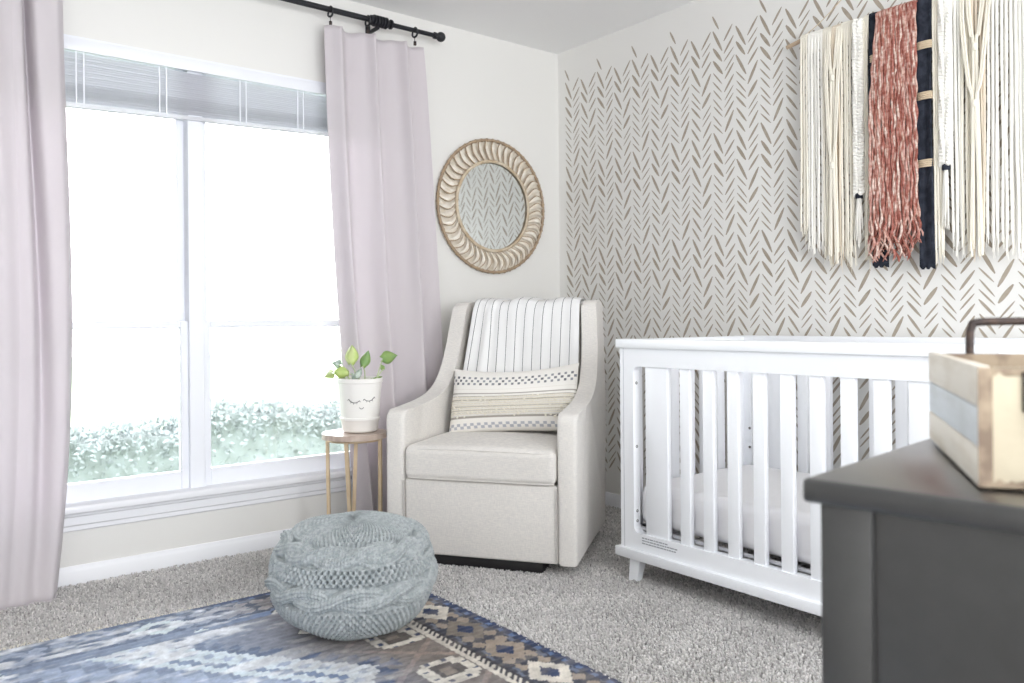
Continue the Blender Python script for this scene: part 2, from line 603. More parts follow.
ncol = int(3.4 / HALF)
for c in range(ncol):
    ya = -0.052 - c * HALF
    top = 2.285
    down = (c % 2 == 0)          # '\' going away from the corner
    for rep in range(6):
        for (zz, h, w, dx, wd) in tile[c % 4]:
            zt = top - rep * PERV - zz
            zb = zt - h
            if zb < 0.15 or ya - HALF < -3.5:
                continue
            ys = ya - 0.008 + dx
            if down:
                stroke(ys, zt, ys - wd, zb, w)
            else:
                stroke(ys, zb, ys - wd, zt, w)
    if c % 4 == 0:
        stroke(ya - 0.006, 2.338, ya - 0.040, 2.272, 0.011)
me = bpy.data.meshes.new('wall_right')
bm.to_mesh(me)
bm.free()
o = finish(bpy.data.objects.new('wall_right', me), [M['wall'], M['stencil']], None, smooth=False)
tag(o, 'off white wall stencilled with taupe herringbone strokes', kind='structure')


def base_profile(t=0.013, h=0.075):
    return [(0, 0), (t, 0), (t, h - 0.022), (t - 0.003, h - 0.016), (t - 0.006, h - 0.006), (t - 0.008, h), (0, h)]


bm = bmesh.new()
prism(bm, [(-a, b) for a, b in base_profile()], 'X', XL, -0.001)
struct('baseboard_back', bm, M['trim'], label='white baseboard under the window')
bm = bmesh.new()
prism(bm, [(-a, b) for a, b in base_profile()], 'Y', YB, -0.014)
struct('baseboard_right', bm, M['trim'], label='white baseboard along the stencilled wall')

# ------------------------------------------------------------------ window
wx0, wx1, wz0, wz1 = WIN
WC = -1.962
win = tag(bpy.data.objects.new('window_1', None), 'white twin window with vinyl sashes', kind='structure')
COL.objects.link(win)
win.location = (WC, 0, wz0)


def wobj(name, bm, m, parent=win, label=None, **k):
    bmesh.ops.translate(bm, verts=bm.verts[:], vec=(-WC, 0, -wz0))
    return struct(name, bm, m, parent, label, **k)


def part_abs(name, bm, m, parent, origin, **k):
    bmesh.ops.translate(bm, verts=bm.verts[:], vec=-Vector(origin))
    return obj(name, bm, m, parent, **k)


bm = bmesh.new()
t = 0.014      # jamb liner
box(bm, wx0, wx0 + 0.02, -0.002, 0.14, wz0, wz1)
box(bm, wx1 - 0.02, wx1, -0.002, 0.14, wz0, wz1)
box(bm, wx0, wx1, -0.002, 0.14, wz1 - 0.012, wz1 + 0.002)
box(bm, wx0 + 0.02, wx1 - 0.02, 0.064, 0.14, wz0, wz0 + 0.035, 0.003)
wobj('window_frame', bm, M['vinyl'], smooth=False)
bm = bmesh.new()
box(bm, WC - 0.030, WC + 0.030, 0.012, 0.12, wz0, wz1 - 0.012, 0.003)
wobj('mullion', bm, M['vinyl'], smooth=False)
# stool and apron
bm = bmesh.new()
box(bm, wx0 - 0.05, wx1 + 0.05, -0.045, 0.06, 0.272, 0.303, 0.008, 3)
wobj('window_sill', bm, M['trim'])
bm = bmesh.new()
prism(bm, [(0, 0.272), (-0.022, 0.272), (-0.022, 0.262), (-0.016, 0.256), (-0.016, 0.228), (-0.010, 0.222), (-0.010, 0.208), (-0.005, 0.203), (0, 0.203)], 'X', wx0 - 0.03, wx1 + 0.03)
wobj('apron', bm, M['trim'])
# sashes
for s in (-1, 1):
    a0, a1 = (wx0 + 0.02, WC - 0.030) if s < 0 else (WC + 0.030, wx1 - 0.02)
    for lo, hi, yy, nm in ((wz0 - 0.001, 0.980, 0.030, 'lower_sash'), (0.950, wz1 - 0.012, 0.066, 'upper_sash')):
        bm = bmesh.new()
        st = 0.030
        box(bm, a0, a0 + st, yy, yy + 0.032, lo, hi, 0.003)
        box(bm, a1 - st, a1, yy, yy + 0.032, lo, hi, 0.003)
        box(bm, a0 + st, a1 - st, yy, yy + 0.032, lo, lo + (0.073 if nm == 'lower_sash' else 0.028), 0.003)
        box(bm, a0 + st, a1 - st, yy, yy + 0.032, hi - 0.028, hi, 0.003)
        sash = wobj(nm, bm, M['vinyl'], smooth=False)
        bm = bmesh.new()
        box(bm, a0 + st - 0.004, a1 - st + 0.004, yy + 0.014, yy + 0.018, lo + (0.068 if nm == 'lower_sash' else 0.024), hi - 0.024)
        wobj('pane', bm, M['glass'], sash, smooth=False)

# blind, drawn up under the head of the window
bl = thing('window_blind', 'white slatted blind drawn up at the top of the window', 'blind', (WC, 0.0, 1.80))
BO = (WC, 0.0, 1.80)
bx0, bx1 = wx0 + 0.024, wx1 - 0.024
bm = bmesh.new()
box(bm, bx0, bx1, -0.016, -0.004, 1.985, 2.030, 0.003)
box(bm, bx0, bx1, -0.004, 0.026, 1.992, 2.026)
part_abs('headrail', bm, M['vinyl'], bl, BO)


def sag(bm):
    """the drawn-up stack hangs slightly higher at its right end"""
    for v in bm.verts:
        v.co.z += 0.030 * (v.co.x - WC + 0.4) * max(0.0, min(1.0, (1.97 - v.co.z) / 0.19))


zs = []
z = 1.972
while z > 1.800:
    zs.append(z)
    z -= 0.0090 if z > 1.87 else 0.0062
for i, z in enumerate(zs):
    bm = bmesh.new()
    tl = R(-24 + rnd.uniform(-13, 13))
    pr = []
    for k in range(7):
        q = -0.0125 + 0.025 * k / 6
        pr.append((q, 0.0022 * (1 - (q / 0.0125) ** 2)))
    pr = pr + [(q, h - 0.0007) for q, h in reversed(pr)]
    pr = [(0.010 + q * math.cos(tl), z + q * math.sin(tl) + h) for q, h in pr]
    prism(bm, pr, 'X', bx0, bx1)
    sag(bm)
    part_abs('blind_slat', bm, M['slat'], bl, BO)
bm = bmesh.new()
box(bm, bx0, bx1, -0.004, 0.024, 1.778, 1.795, 0.003)
sag(bm)
part_abs('bottom_rail', bm, M['slat'], bl, BO)
for xx in (-2.72, -2.385, -2.09, -1.77, -1.515, -1.22):
    bm = bmesh.new()
    for dx in (-0.016, 0.010):
        box(bm, xx + dx, xx + dx + 0.005, -0.0065, -0.0050, 1.778, 1.992)
    sag(bm)
    part_abs('ladder_cord', bm, M['vinyl'], bl, BO, smooth=False)

# ------------------------------------------------------------------ outside
bm = bmesh.new()
box(bm, -40, 40, 0.6, 60, -1.32, -1.30)
tag(obj('lawn', bm, M['lawn'], smooth=False), 'green lawn outside the window', kind='structure')
hv, hf = [], []
hr = random.Random(3)
for i in range(26000):
    x = hr.uniform(-4.5, 6.0)
    top = -0.10 + 0.09 * math.sin(x * 1.3 + 0.5) + 0.05 * math.sin(x * 3.3) + 0.03 * math.sin(x * 7.0)
    a = hr.uniform(0, 1)
    y = 6.1 + 0.9 * a
    dome = math.sqrt(max(0.0, 1 - (2 * a - 1) ** 2)) * 0.3
    z = (top - 0.3 + dome) - abs(hr.gauss(0, 0.12)) + 0.05 * hr.random() if hr.random() < 0.5 else hr.uniform(-1.2, top - 0.15)
    c = Vector((x, y, z))
    d = Vector((hr.gauss(0, 1), hr.gauss(0, 1), hr.gauss(0, 1))).normalized()
    e = d.orthogonal().normalized()
    s_ = hr.uniform(0.022, 0.045)
    b_ = len(hv)
    g = d.cross(e) * s_ * 0.2
    hv += [c - d * s_, c + e * s_ * 0.55 + g, c + d * s_, c - e * s_ * 0.55 + g]
    hf.append((b_, b_ + 1, b_ + 2, b_ + 3))
# leafy mass behind the outer leaves
for i in range(160):
    x0_, x1_ = -4.5 + i * 0.066, -4.5 + (i + 1) * 0.066
    t0_, t1_ = [-0.10 + 0.09 * math.sin(x * 1.3 + 0.5) + 0.05 * math.sin(x * 3.3) + 0.03 * math.sin(x * 7.0) - 0.14 for x in (x0_, x1_)]
    for (ya_, za_), (yb_, zb_) in (((6.2, -1.3), (6.25, None)), ((6.25, None), (6.85, None))):
        b_ = len(hv)
        hv += [Vector((x0_, ya_, za_ if za_ is not None else t0_)), Vector((x1_, ya_, za_ if za_ is not None else t1_)),
               Vector((x1_, yb_, t1_)), Vector((x0_, yb_, t0_))]
        hf.append((b_, b_ + 1, b_ + 2, b_ + 3))
o = npmesh('garden_hedge', [tuple(v) for v in hv], hf, M['hedge'], smooth=False)
tag(o, 'pale leafy hedge seen outside the lower panes', 'hedge', kind='stuff')

# ------------------------------------------------------------------ curtain rod, rings, curtains
RODY, RODZ = -0.10, 2.335
rod = thing('curtain_rod', 'black metal curtain rod with ball finial above the window', 'curtain rod', (-2.0, 0, RODZ))
RO = (-2.0, 0, RODZ)
JX = -1.215
bm = bmesh.new()
tube(bm, [(JX, RODY, RODZ), (-0.868, RODY, RODZ)], 0.0105, 16)
part_abs('rod_tube', bm, M['black_metal'], rod, RO)
bm = bmesh.new()
tube(bm, [(-3.25, RODY, RODZ), (JX, RODY, RODZ)], 0.0125, 16)
part_abs('rod_tube', bm, M['black_metal'], rod, RO)
bm = bmesh.new()
prof = [(0.013, -0.058), (0.021, -0.055), (0.022, -0.047), (0.015, -0.044)]
for k in range(5):
    zc = -0.036 + k * 0.015
    prof += [(0.018, zc - 0.005), (0.026, zc - 0.002), (0.026, zc + 0.004), (0.018, zc + 0.007)]
prof += [(0.015, 0.044), (0.022, 0.047), (0.021, 0.056), (0.011, 0.058)]
lathe(bm, prof, 24, (JX + 0.05, RODY, RODZ), 'X')
part_abs('joint_collar', bm, M['black_metal'], rod, RO)
for ex, sg in ((-0.868, 1), (-3.25, -1)):
    bm = bmesh.new()
    lathe(bm, [(0.011, -0.012), (0.016, -0.010), (0.016, 0.0), (0.011, 0.003), (0.011, 0.006)] + [(0.0235 * math.sin(a), 0.028 - 0.0235 * math.cos(a)) for a in [0.5 + 2.6 * k / 10 for k in range(11)]], 24, (0, 0, 0), 'X')
    bmesh.ops.transform(bm, matrix=Matrix.Translation((ex, RODY, RODZ)) @ Matrix.Scale(sg, 4, (1, 0, 0)), verts=bm.verts[:])
    part_abs('ball_finial', bm, M['black_metal'], rod, RO)
for bxp in (JX + 0.035, -2.95):
    bm = bmesh.new()
    box(bm, bxp - 0.008, bxp + 0.008, -0.10, 0.0, RODZ - 0.034, RODZ - 0.022, 0.002)
    box(bm, bxp - 0.012, bxp + 0.012, -0.006, 0.0, RODZ - 0.08, RODZ + 0.01, 0.002)
    tube(bm, [(bxp, RODY + 0.019 * math.sin(a), RODZ - 0.019 * math.cos(a)) for a in [-1.7 + 3.4 * k / 10 for k in range(11)]], 0.005, 8)
    part_abs('wall_bracket', bm, M['black_metal'], rod, RO)


def curtain_ring(x, label):
    t = thing('curtain_ring', label, 'curtain ring', (x, RODY, RODZ), 0, 'black clip rings on the curtain rod')
    bm = bmesh.new()
    tube(bm, [(0.002 * math.sin(a * 2), 0.021 * math.sin(a), -0.0085 + 0.0215 * math.cos(a)) for a in [2 * PI * k / 24 for k in range(24)]], 0.0045, 8, closed=True)
    obj('ring', bm, M['black_metal'], t)
    bm = bmesh.new()
    tube(bm, [(0, 0, -0.034), (0, 0.002, -0.040), (0, 0, -0.050)], 0.0014, 6)
    box(bm, -0.006, 0.006, -0.005, 0.004, -0.070, -0.050, 0.0015)
    tube(bm, [(-0.006, -0.003, -0.056), (0, -0.008, -0.054), (0.006, -0.003, -0.056)], 0.001, 6)
    obj('clip', bm, M['iron'], t)


curtain_ring(-1.415, 'leftmost black clip ring hanging at the window side of the right curtain')
curtain_ring(-1.232, 'black clip ring beside the ribbed joint of the curtain rod')
curtain_ring(-0.985, 'black clip ring nearest the ball finial of the curtain rod')
curtain_ring(-2.62, 'black clip ring above the left curtain')
curtain_ring(-2.95, 'black clip ring at the outer end of the left curtain')


def curtain(name, label, z0, z1, fx, fy, org):
    """fx(u,t), fy(u,t): t 0 at the bottom, 1 at the top"""
    t_ = thing(name, label, 'curtain', org)
    nu, nv = 260, 90
    u = np.linspace(0, 1, nu)
    t = np.linspace(0, 1, nv)
    U, T = np.meshgrid(u, t)
    X, Y = fx(U, T), fy(U, T)
    Z = z0 + (z1 - z0) * T + 0.004 * np.sin(U * 40) * (T > 0.98)
    front = np.stack([X, Y, Z], -1).reshape(-1, 3) - np.array(org)
    o = npmesh('cloth_panel', front, gridfaces(nu, nv), M['curtain'], t_)
    sm = o.modifiers.new('thickness', 'SOLIDIFY')
    sm.thickness = 0.003
    # bottom hem
    bm = bmesh.new()
    P = [(X[0, i] - org[0], Y[0, i] - org[1] - 0.002, z0 + 0.003 - org[2]) for i in range(0, nu, 3)]
    tube(bm, P, 0.0035, 6)
    obj('hem', bm, M['curtain'], t_)
    return t_


def fold(s, a=0.75):
    return np.sin(s) + 0.25 * np.sin(2 * s + a)


def rfx(U, T):
    l = -1.450 + 0.05 * (1 - T) + 0.10 * (1 - T) ** 2
    r = -0.945 + 0.13 * (1 - T) ** 0.8
    return l + (r - l) * (U + 0.018 * np.sin(2 * PI * 3 * U + 1.0))


def rfy(U, T):
    amp = 0.036 + 0.018 * (1 - T)
    ph = 2 * PI * (3.1 * U + 0.18 * (1 - T) * np.sin(2.6 * U)) + 2.4
    y = -0.108 + amp * 0.8 * fold(ph) + 0.003 * np.sin(2 * PI * 7 * U + 3 * T)
    return y


curtain('curtain', 'pale mauve curtain panel hanging between the window and the mirror', 0.012, 2.262, rfx, rfy, (-1.2, -0.11, 0.0))


def lfx(U, T):
    r = -2.452 + 0.03 * (1 - T) - 0.075 * (1 - T) ** 3 + 0.012 * np.sin(T * 5)
    l = -3.20 + 0.02 * T
    return l + (r - l) * (U + 0.012 * np.sin(2 * PI * 3 * U + 1.0))


def lfy(U, T):
    # one wide soft fold near the window with a deep crease beside it
    edge = 1 - np.exp(-((1 - U) / 0.018) ** 2)
    cr = 0.855 + 0.05 * (1 - T)
    crease = np.exp(-((U - cr) / (0.014 + 0.016 * (1 - T))) ** 2)
    return (-0.085 - 0.075 * edge * (0.6 + 0.4 * (1 - T)) + 0.085 * crease * (0.45 + 0.55 * T ** 0.7) * (1 - 0.75 * (1 - T) ** 3)
            + 0.028 * np.sin(2 * PI * 2.3 * (U - 0.78)) * (U < 0.78) * (0.5 + 0.5 * T)
            + 0.004 * np.sin(2 * PI * 9 * U + 4 * T))


curtain('curtain', 'pale mauve curtain panel at the far left of the window', 0.006, 2.262, lfx, lfy, (-2.8, -0.13, 0.0))

# ------------------------------------------------------------------ round rattan mirror
mir = thing('wall_mirror', 'round mirror in a rattan sunburst frame on the wall above the armchair', 'mirror', (-0.470, 0, 1.560))
bm = bmesh.new()
lathe(bm, [(0.226, 0.0), (0.226, -0.012), (0.222, -0.014)], 96, axis='Y')
obj('mirror_glass', bm, M['mirror'], mir, smooth=False)
for nm, rr, tr, yy, mm in (('inner_ring', 0.230, 0.0085, -0.020, 'rattan'), ('outer_ring', 0.340, 0.0075, -0.016, 'rattan_dark')):
    bm = bmesh.new()
    tube(bm, [(rr * math.cos(a), yy, rr * math.sin(a)) for a in [2 * PI * k / 120 for k in range(120)]], tr, 12, closed=True)
    if nm == 'outer_ring':
        for k in range(60):
            a = 2 * PI * k / 60
            c = Vector((rr * math.cos(a), yy, rr * math.sin(a)))
            tube(bm, [c + Vector((math.cos(a + 1.57) * q, 0, math.sin(a + 1.57) * q)) for q in (-0.003, 0.003)], 0.0098, 10)
    obj(nm, bm, M[mm], mir)
bm = bmesh.new()
lathe(bm, [(0.228, -0.004), (0.338, -0.004), (0.338, -0.007), (0.228, -0.007)], 96, axis='Y', cap=False)
obj('backing_ring', bm, M['rattan_pale'], mir)
NL = 46
for k in range(NL):
    a0 = 2 * PI * k / NL
    st = 2 * PI / NL
    bm = bmesh.new()
    W = 9
    top, bot, nn = [], [], 14
    for i in range(nn):
        s = i / (nn - 1)
        r_ = 0.236 + 0.100 * s
        da = 0.07 * math.sin(s * PI) + 0.04 * s
        hw = st * (0.22 + 0.26 * math.sin(min(1, s * 1.1) * PI) * 0.9) * 0.62
        arch = 0.016 * math.sin(s * PI)
        for side, arr in ((-1, top), (1, bot)):
            aa = a0 + da + side * hw
            arr.append(Vector((r_ * math.cos(aa), -0.014 - arch, r_ * math.sin(aa))))
    mid = [(p + q) / 2 + Vector((0, -0.004, 0)) for p, q in zip(top, bot)]
    V0 = [[bm.verts.new(x) for x in arr] for arr in (top, mid, bot)]
    Vb = [bm.verts.new(x + Vector((0, 0.003, 0))) for x in mid]
    for i in range(nn - 1):
        bm.faces.new((V0[0][i], V0[0][i + 1], V0[1][i + 1], V0[1][i]))
        bm.faces.new((V0[1][i], V0[1][i + 1], V0[2][i + 1], V0[2][i]))
        bm.faces.new((V0[0][i + 1], V0[0][i], Vb[i], Vb[i + 1]))
        bm.faces.new((V0[2][i], V0[2][i + 1], Vb[i + 1], Vb[i]))
    tube(bm, bot, 0.0030, 6, mi=1)
    obj('rattan_loop', bm, [M['rattan_pale'], M['rattan_dark']], mir, angle=60)

# ------------------------------------------------------------------ armchair (upholstered glider)
CH = (-1.172, -0.833)
CRZ = R(-56.0)
chair = thing('armchair', 'oatmeal linen wingback glider armchair between the curtain and the crib', 'armchair', (CH[0], CH[1], 0), CRZ)
prof = [(0.0, 0.052)]
prof += [(0.0, 0.575), (0.006, 0.600), (0.022, 0.614)]
arc = spline([(0.022, 0.614), (0.14, 0.623), (0.26, 0.635), (0.36, 0.656), (0.435, 0.695), (0.490, 0.765), (0.522, 0.86), (0.537, 0.96), (0.545, 1.015), (0.556, 1.040), (0.578, 1.052)], 5)
prof += [(p.x, p.y) for p in arc[1:]]
prof += [(0.64, 1.058), (0.72, 1.060), (0.745, 1.052), (0.752, 1.03), (0.735, 0.60), (0.690, 0.052)]


def side_panel(s):
    bm = bmesh.new()
    prism(bm, prof, 'X', 0.296 * s, 0.370 * s, 0.016, 3)
    # taper: back of the chair a little narrower towards the top
    for v in bm.verts:
        k = max(0.0, v.co.z - 0.6) / 0.45
    return bm


for s in (-1, 1):
    sp = obj('side_panel', side_panel(s), M['chair'], chair, angle=50)
    bm = bmesh.new()
    sx = 0.2955 * s
    pts = [(sx, -0.002, 0.06), (sx, -0.002, 0.34)]
    tube(bm, pts, 0.0028, 6)
    obj('seam', bm, M['piping'], sp)
bm = bmesh.new()
box(bm, -0.295, 0.295, 0.006, 0.10, 0.052, 0.346, 0.010, 3)
obj('front_panel', bm, M['chair'], chair)
bm = bmesh.new()
box(bm, -0.288, 0.288, 0.10, 0.66, 0.06, 0.30, 0.01)
obj('seat_box', bm, M['chair'], chair)


def puff(name, hx, hy, hz, c, m, parent, crown=0.02, n=40, r=0.03, rot=None, wr=0.0):
    """cushion block with rounded edges of radius r and a crowned top"""
    bm = bmesh.new()
    bmesh.ops.create_cube(bm, size=2)
    bmesh.ops.subdivide_edges(bm, edges=bm.edges[:], cuts=n, use_grid_fill=True)
    def warp(q, h):
        # put more of the grid lines near the rounded edge
        e = min(0.45, r / h * 1.1)
        a = abs(q)
        a = a / 0.72 * (1 - e) if a < 0.72 else 1 - e + (a - 0.72) / 0.28 * e
        return math.copysign(a * h, q)
    for v in bm.verts:
        x, y, z = v.co
        p = Vector((warp(x, hx), warp(y, hy), warp(z, hz)))
        q = Vector((max(-hx + r, min(hx - r, p.x)), max(-hy + r, min(hy - r, p.y)), max(-hz + r, min(hz - r, p.z))))
        d = p - q
        p = q + d.normalized() * r if d.length > 1e-9 else p
        if z > 0.5:
            p.z += crown * (1 - x * x) * (1 - y * y)
        if wr:
            p.z += wr * math.sin(x * 7 + y * 3) * math.cos(y * 5)
        v.co = p
    if rot:
        bmesh.ops.transform(bm, matrix=rot, verts=bm.verts[:])
    bmesh.ops.translate(bm, verts=bm.verts[:], vec=c)
    return obj(name, bm, m, parent, angle=180)


seat = puff('seat_cushion', 0.292, 0.262, 0.064, (0, 0.252, 0.412), M['chair'], chair, 0.020, 34, 0.026, wr=0.0015)
bm = bmesh.new()
for zz in (0.353, 0.466):
    pts = []
    for k in range(41):
        x = -0.284 + 0.568 * k / 40
        pts.append((x, -0.0045 + 0.012 * (abs(x) / 0.284) ** 14, zz + (0.004 * (1 - (x / 0.284) ** 2) if zz > 0.4 else 0)))
    tube(bm, pts, 0.0028, 6)
obj('piping', bm, M['chair'], seat)
lean = Matrix.Rotation(R(-8), 4, 'X')
puff('back_cushion', 0.284, 0.085, 0.325, (0, 0.605, 0.735), M['chair'], chair, 0.0, 24, 0.05, rot=lean)
bm = bmesh.new()
prism(bm, [(0.62, 0.06), (0.69, 0.06), (0.735, 0.6), (0.748, 1.03), (0.70, 1.045), (0.66, 0.95)], 'X', -0.289, 0.289, 0.008)
obj('back_panel', bm, M['chair'], chair)
bm = bmesh.new()
box(bm, -0.27, 0.235, 0.03, 0.56, 0.0, 0.050, 0.004)
obj('swivel_base', bm, M['plinth'], chair)
chair.children[-1]['label'] = 'black base under the chair'

# striped blanket draped over the chair back
blk = thing('throw_blanket', 'white blanket with thin black pinstripes draped over the chair back', 'blanket', (CH[0], CH[1], 0), CRZ)
path = spline([(0.478, 0.50), (0.500, 0.62), (0.519, 0.78), (0.534, 0.92), (0.545, 1.01), (0.566, 1.050), (0.61, 1.063), (0.67, 1.066), (0.735, 1.064), (0.766, 1.030), (0.764, 0.92), (0.760, 0.80)], 12)
path = np.array([(p.x, p.y) for p in path])
nu, nv = 170, len(path)
U, Jx = np.meshgrid(np.linspace(0, 1, nu), np.arange(nv))
sT = Jx / (nv - 1)
X = -0.262 + 0.545 * U
V = path[Jx, 0]
Z = path[Jx, 1]
rip = 0.0016 * np.sin(U * 47 + sT * 3) + 0.0022 * np.sin(U * 21 + 1.5 - sT * 5) + 0.010 * np.exp(-((U - 0.13 - 0.15 * sT) / 0.035) ** 2)
topw = np.exp(-((sT - 0.55) / 0.22) ** 2)
Vn = V - rip * (1 - 0.5 * topw) - 0.004
Zn = Z + 0.8 * rip * topw + 0.007 * np.sin(U * 15 + 1) * topw
X = X + 0.006 * np.sin(sT * 9 + U * 4) - 0.018 * np.exp(-((U - 0.05) / 0.1) ** 2) * np.cos(sT * 6)
bverts = np.stack([X, Vn, Zn], -1).reshape(-1, 3)
buv = np.stack([U, sT], -1).reshape(-1, 2)
mb = bpy.data.materials.new('pinstripe_cloth')
mb.use_nodes = True
nt = mb.node_tree
b = nt.nodes['Principled BSDF']
b.inputs['Roughness'].default_value = 0.9
b.inputs['Specular IOR Level'].default_value = 0.15
uvn = nt.nodes.new('ShaderNodeUVMap')
sep = nt.nodes.new('ShaderNodeSeparateXYZ')
nt.links.new(uvn.outputs[0], sep.inputs[0])


def mth(op, a, b_=None):
    n = nt.nodes.new('ShaderNodeMath')
    n.operation = op
    for i, q in enumerate((a, b_)):
        if q is None:
            continue
        if isinstance(q, (int, float)):
            n.inputs[i].default_value = q
        else:
            nt.links.new(q, n.inputs[i])
    return n.outputs[0]


fr = mth('FRACT', mth('MULTIPLY', sep.outputs[0], 12.4))
line = mth('LESS_THAN', mth('ABSOLUTE', mth('SUBTRACT', fr, 0.5)), 0.030)
mx = nt.nodes.new('ShaderNodeMix')
mx.data_type = 'RGBA'
nt.links.new(line, mx.inputs['Factor'])
mx.inputs['A'].default_value = (*lin((236, 236, 236)), 1)
mx.inputs['B'].default_value = (*lin((62, 62, 68)), 1)
nt.links.new(mx.outputs['Result'], b.inputs['Base Color'])
weave(mb, 500, 0.5, 0.001)
o = npmesh('blanket_cloth', bverts, gridfaces(nu, nv), mb, blk, uv=buv)
sm = o.modifiers.new('thickness', 'SOLIDIFY')
sm.thickness = 0.004
sm.offset = 1.0

# lumbar pillow with a woven pattern
pil = thing('lumbar_pillow', 'cream lumbar pillow with grey checks and tufted loops on the armchair seat', 'pillow', (CH[0], CH[1], 0), CRZ)
nu, nv = 420, 220
U, Vv = np.meshgrid(np.linspace(-1, 1, nu), np.linspace(-1, 1, nv))
HX, HZ, TK = 0.290, 0.148, 0.060
shape = (1 - np.abs(U) ** 3.2) * (1 - np.abs(Vv) ** 2.6)
th = TK * np.clip(shape, 0, 1) ** 0.42
pinch = 1 - 0.045 * (1 - Vv ** 2) * np.abs(U) ** 3
pinz = 1 - 0.11 * (1 - U ** 2)
Xp = U * HX * pinch
Zp = Vv * HZ * pinz - 0.012 * (1 - U ** 2) * (0.4 + 0.6 * (Vv + 1) / 2)
s01 = (Vv + 1) / 2            # 0 bottom, 1 top
prg = np.random.RandomState(4)
col = np.ones((nv, nu, 3)) * np.array(lin((238, 235, 230)))
grey = np.array(lin((138, 140, 146)))
dk = np.array(lin((78, 80, 88)))
tanc = np.array(lin((208, 201, 192)))


def band(lo, hi):
    return (s01 >= lo) & (s01 < hi)


chk = band(0.73, 0.88)
cu = np.floor((U + 1) * 20)
cv = np.floor((s01 - 0.73) / 0.05)
on = chk & (((cu + cv) % 2) == 0)
fu = ((U + 1) * 20) % 1
fv = ((s01 - 0.73) / 0.05) % 1
on &= (np.abs(fu - 0.5) < 0.40) & (np.abs(fv - 0.5) < 0.38)
shade = prg.rand(60, 8)[(cu.astype(int)) % 60, np.clip(cv.astype(int), 0, 7)]
c_on = grey[None, None, :] * (0.55 + 0.8 * shade[..., None])
col = np.where(on[..., None], c_on, col)
for lo, hi, cc in ((0.585, 0.605, tanc * 0.62), (0.530, 0.536, tanc), (0.205, 0.235, tanc * 0.62), (0.665, 0.671, tanc * 1.1)):
    col = np.where(band(lo, hi)[..., None], cc, col)
tuft = band(0.24, 0.56)
rows = np.abs(np.sin(s01 * 58))
col = np.where((tuft & (rows < 0.45))[..., None], tanc * 0.80, col)
ch2 = band(0.05, 0.13) & ((np.floor((U + 1) * 18) + np.floor((s01 - 0.05) / 0.04)) % 2 == 0)
col = np.where(ch2[..., None], grey * 1.9, col)
th = th + np.where(tuft, 0.005 * (0.5 + 0.5 * rows) + 0.004 * prg.rand(nv, nu), 0) * np.clip(shape * 4, 0, 1)
front = np.stack([Xp, -th, Zp], -1).reshape(-1, 3)
back = np.stack([Xp, th * 0.8, Zp], -1).reshape(-1, 3)
PM = Matrix.Translation((0.018, 0.402, 0.630)) @ Matrix.Rotation(R(3.2), 4, 'Y') @ Matrix.Rotation(R(-16), 4, 'X')
PM = Matrix.Translation((0.018, 0.402, 0.630)) @ Matrix.Rotation(R(-3.2), 4, 'Y') @ Matrix.Rotation(R(-16), 4, 'X')
PMn = np.array(PM)


def xf(a, Mx):
    return a @ Mx[:3, :3].T + Mx[:3, 3]


mp_ = mat('woven_pillow_cloth', (238, 235, 230), 0.92, spec=0.1, attr='tint', bump=(300, 0.5, 0.0015))
npmesh('pillow_front', xf(front, PMn), gridfaces(nu, nv), mp_, pil, attr=col.reshape(-1, 3))
npmesh('pillow_back', xf(back, PMn)[:, :], gridfaces(nu, nv)[:, ::-1], mp_, pil, attr=np.ones((nu * nv, 3)) * np.array(lin((238, 235, 230))))
# pom loops
bm = bmesh.new()
pr_ = random.Random(5)
for k in range(70):
    uu = pr_.uniform(-0.95, 0.95)
    ss = pr_.uniform(0.24, 0.55) if k % 3 else pr_.uniform(0.20, 0.30)
    i = int((uu + 1) / 2 * (nu - 1))
    j = int(ss * (nv - 1))
    p = Vector((Xp[j, i], -th[j, i] - 0.003, Zp[j, i]))
    r_ = pr_.uniform(0.0035, 0.0062)
    t = bmesh.new()
    bmesh.ops.create_icosphere(t, subdivisions=1, radius=r_)
    merge(bm, t, PM @ Matrix.Translation(p))
for k in range(9):
    zz = -HZ + 2 * HZ * (0.27 + 0.033 * k)
    pts = []
    for q in range(200):
        uu = -0.97 + 1.94 * q / 199
        i = int((uu + 1) / 2 * (nu - 1))
        j = int((zz / HZ + 1) / 2 * (nv - 1))
        pts.append(PM @ Vector((Xp[j, i], -th[j, i] - 0.001 - 0.0016 * (q % 2), Zp[j, i] + 0.001 * math.sin(q * 1.9 + k))))
    tube(bm, pts, 0.0024, 5)
o = obj('tufted_loops', bm, M['cord_cream'], pil)
o['label'] = 'cream tufted yarn rows and knots'

# the chair narrows from its front edge towards the back
for root in (chair, blk, pil):
    for ob in root.children_recursive:
        me = ob.data
        for v in me.vertices:
            v.co.x += 0.022 * min(max(v.co.z - 0.6, 0.0) / 0.45, 1.0)
            v.co.x = v.co.x * 1.061 * (1 - 0.1225 * min(max(v.co.y, 0.0), 0.8) - 0.085 * min(max(v.co.z - 0.6, 0.0) / 0.45, 1.0) ** 1.5)
        me.update()

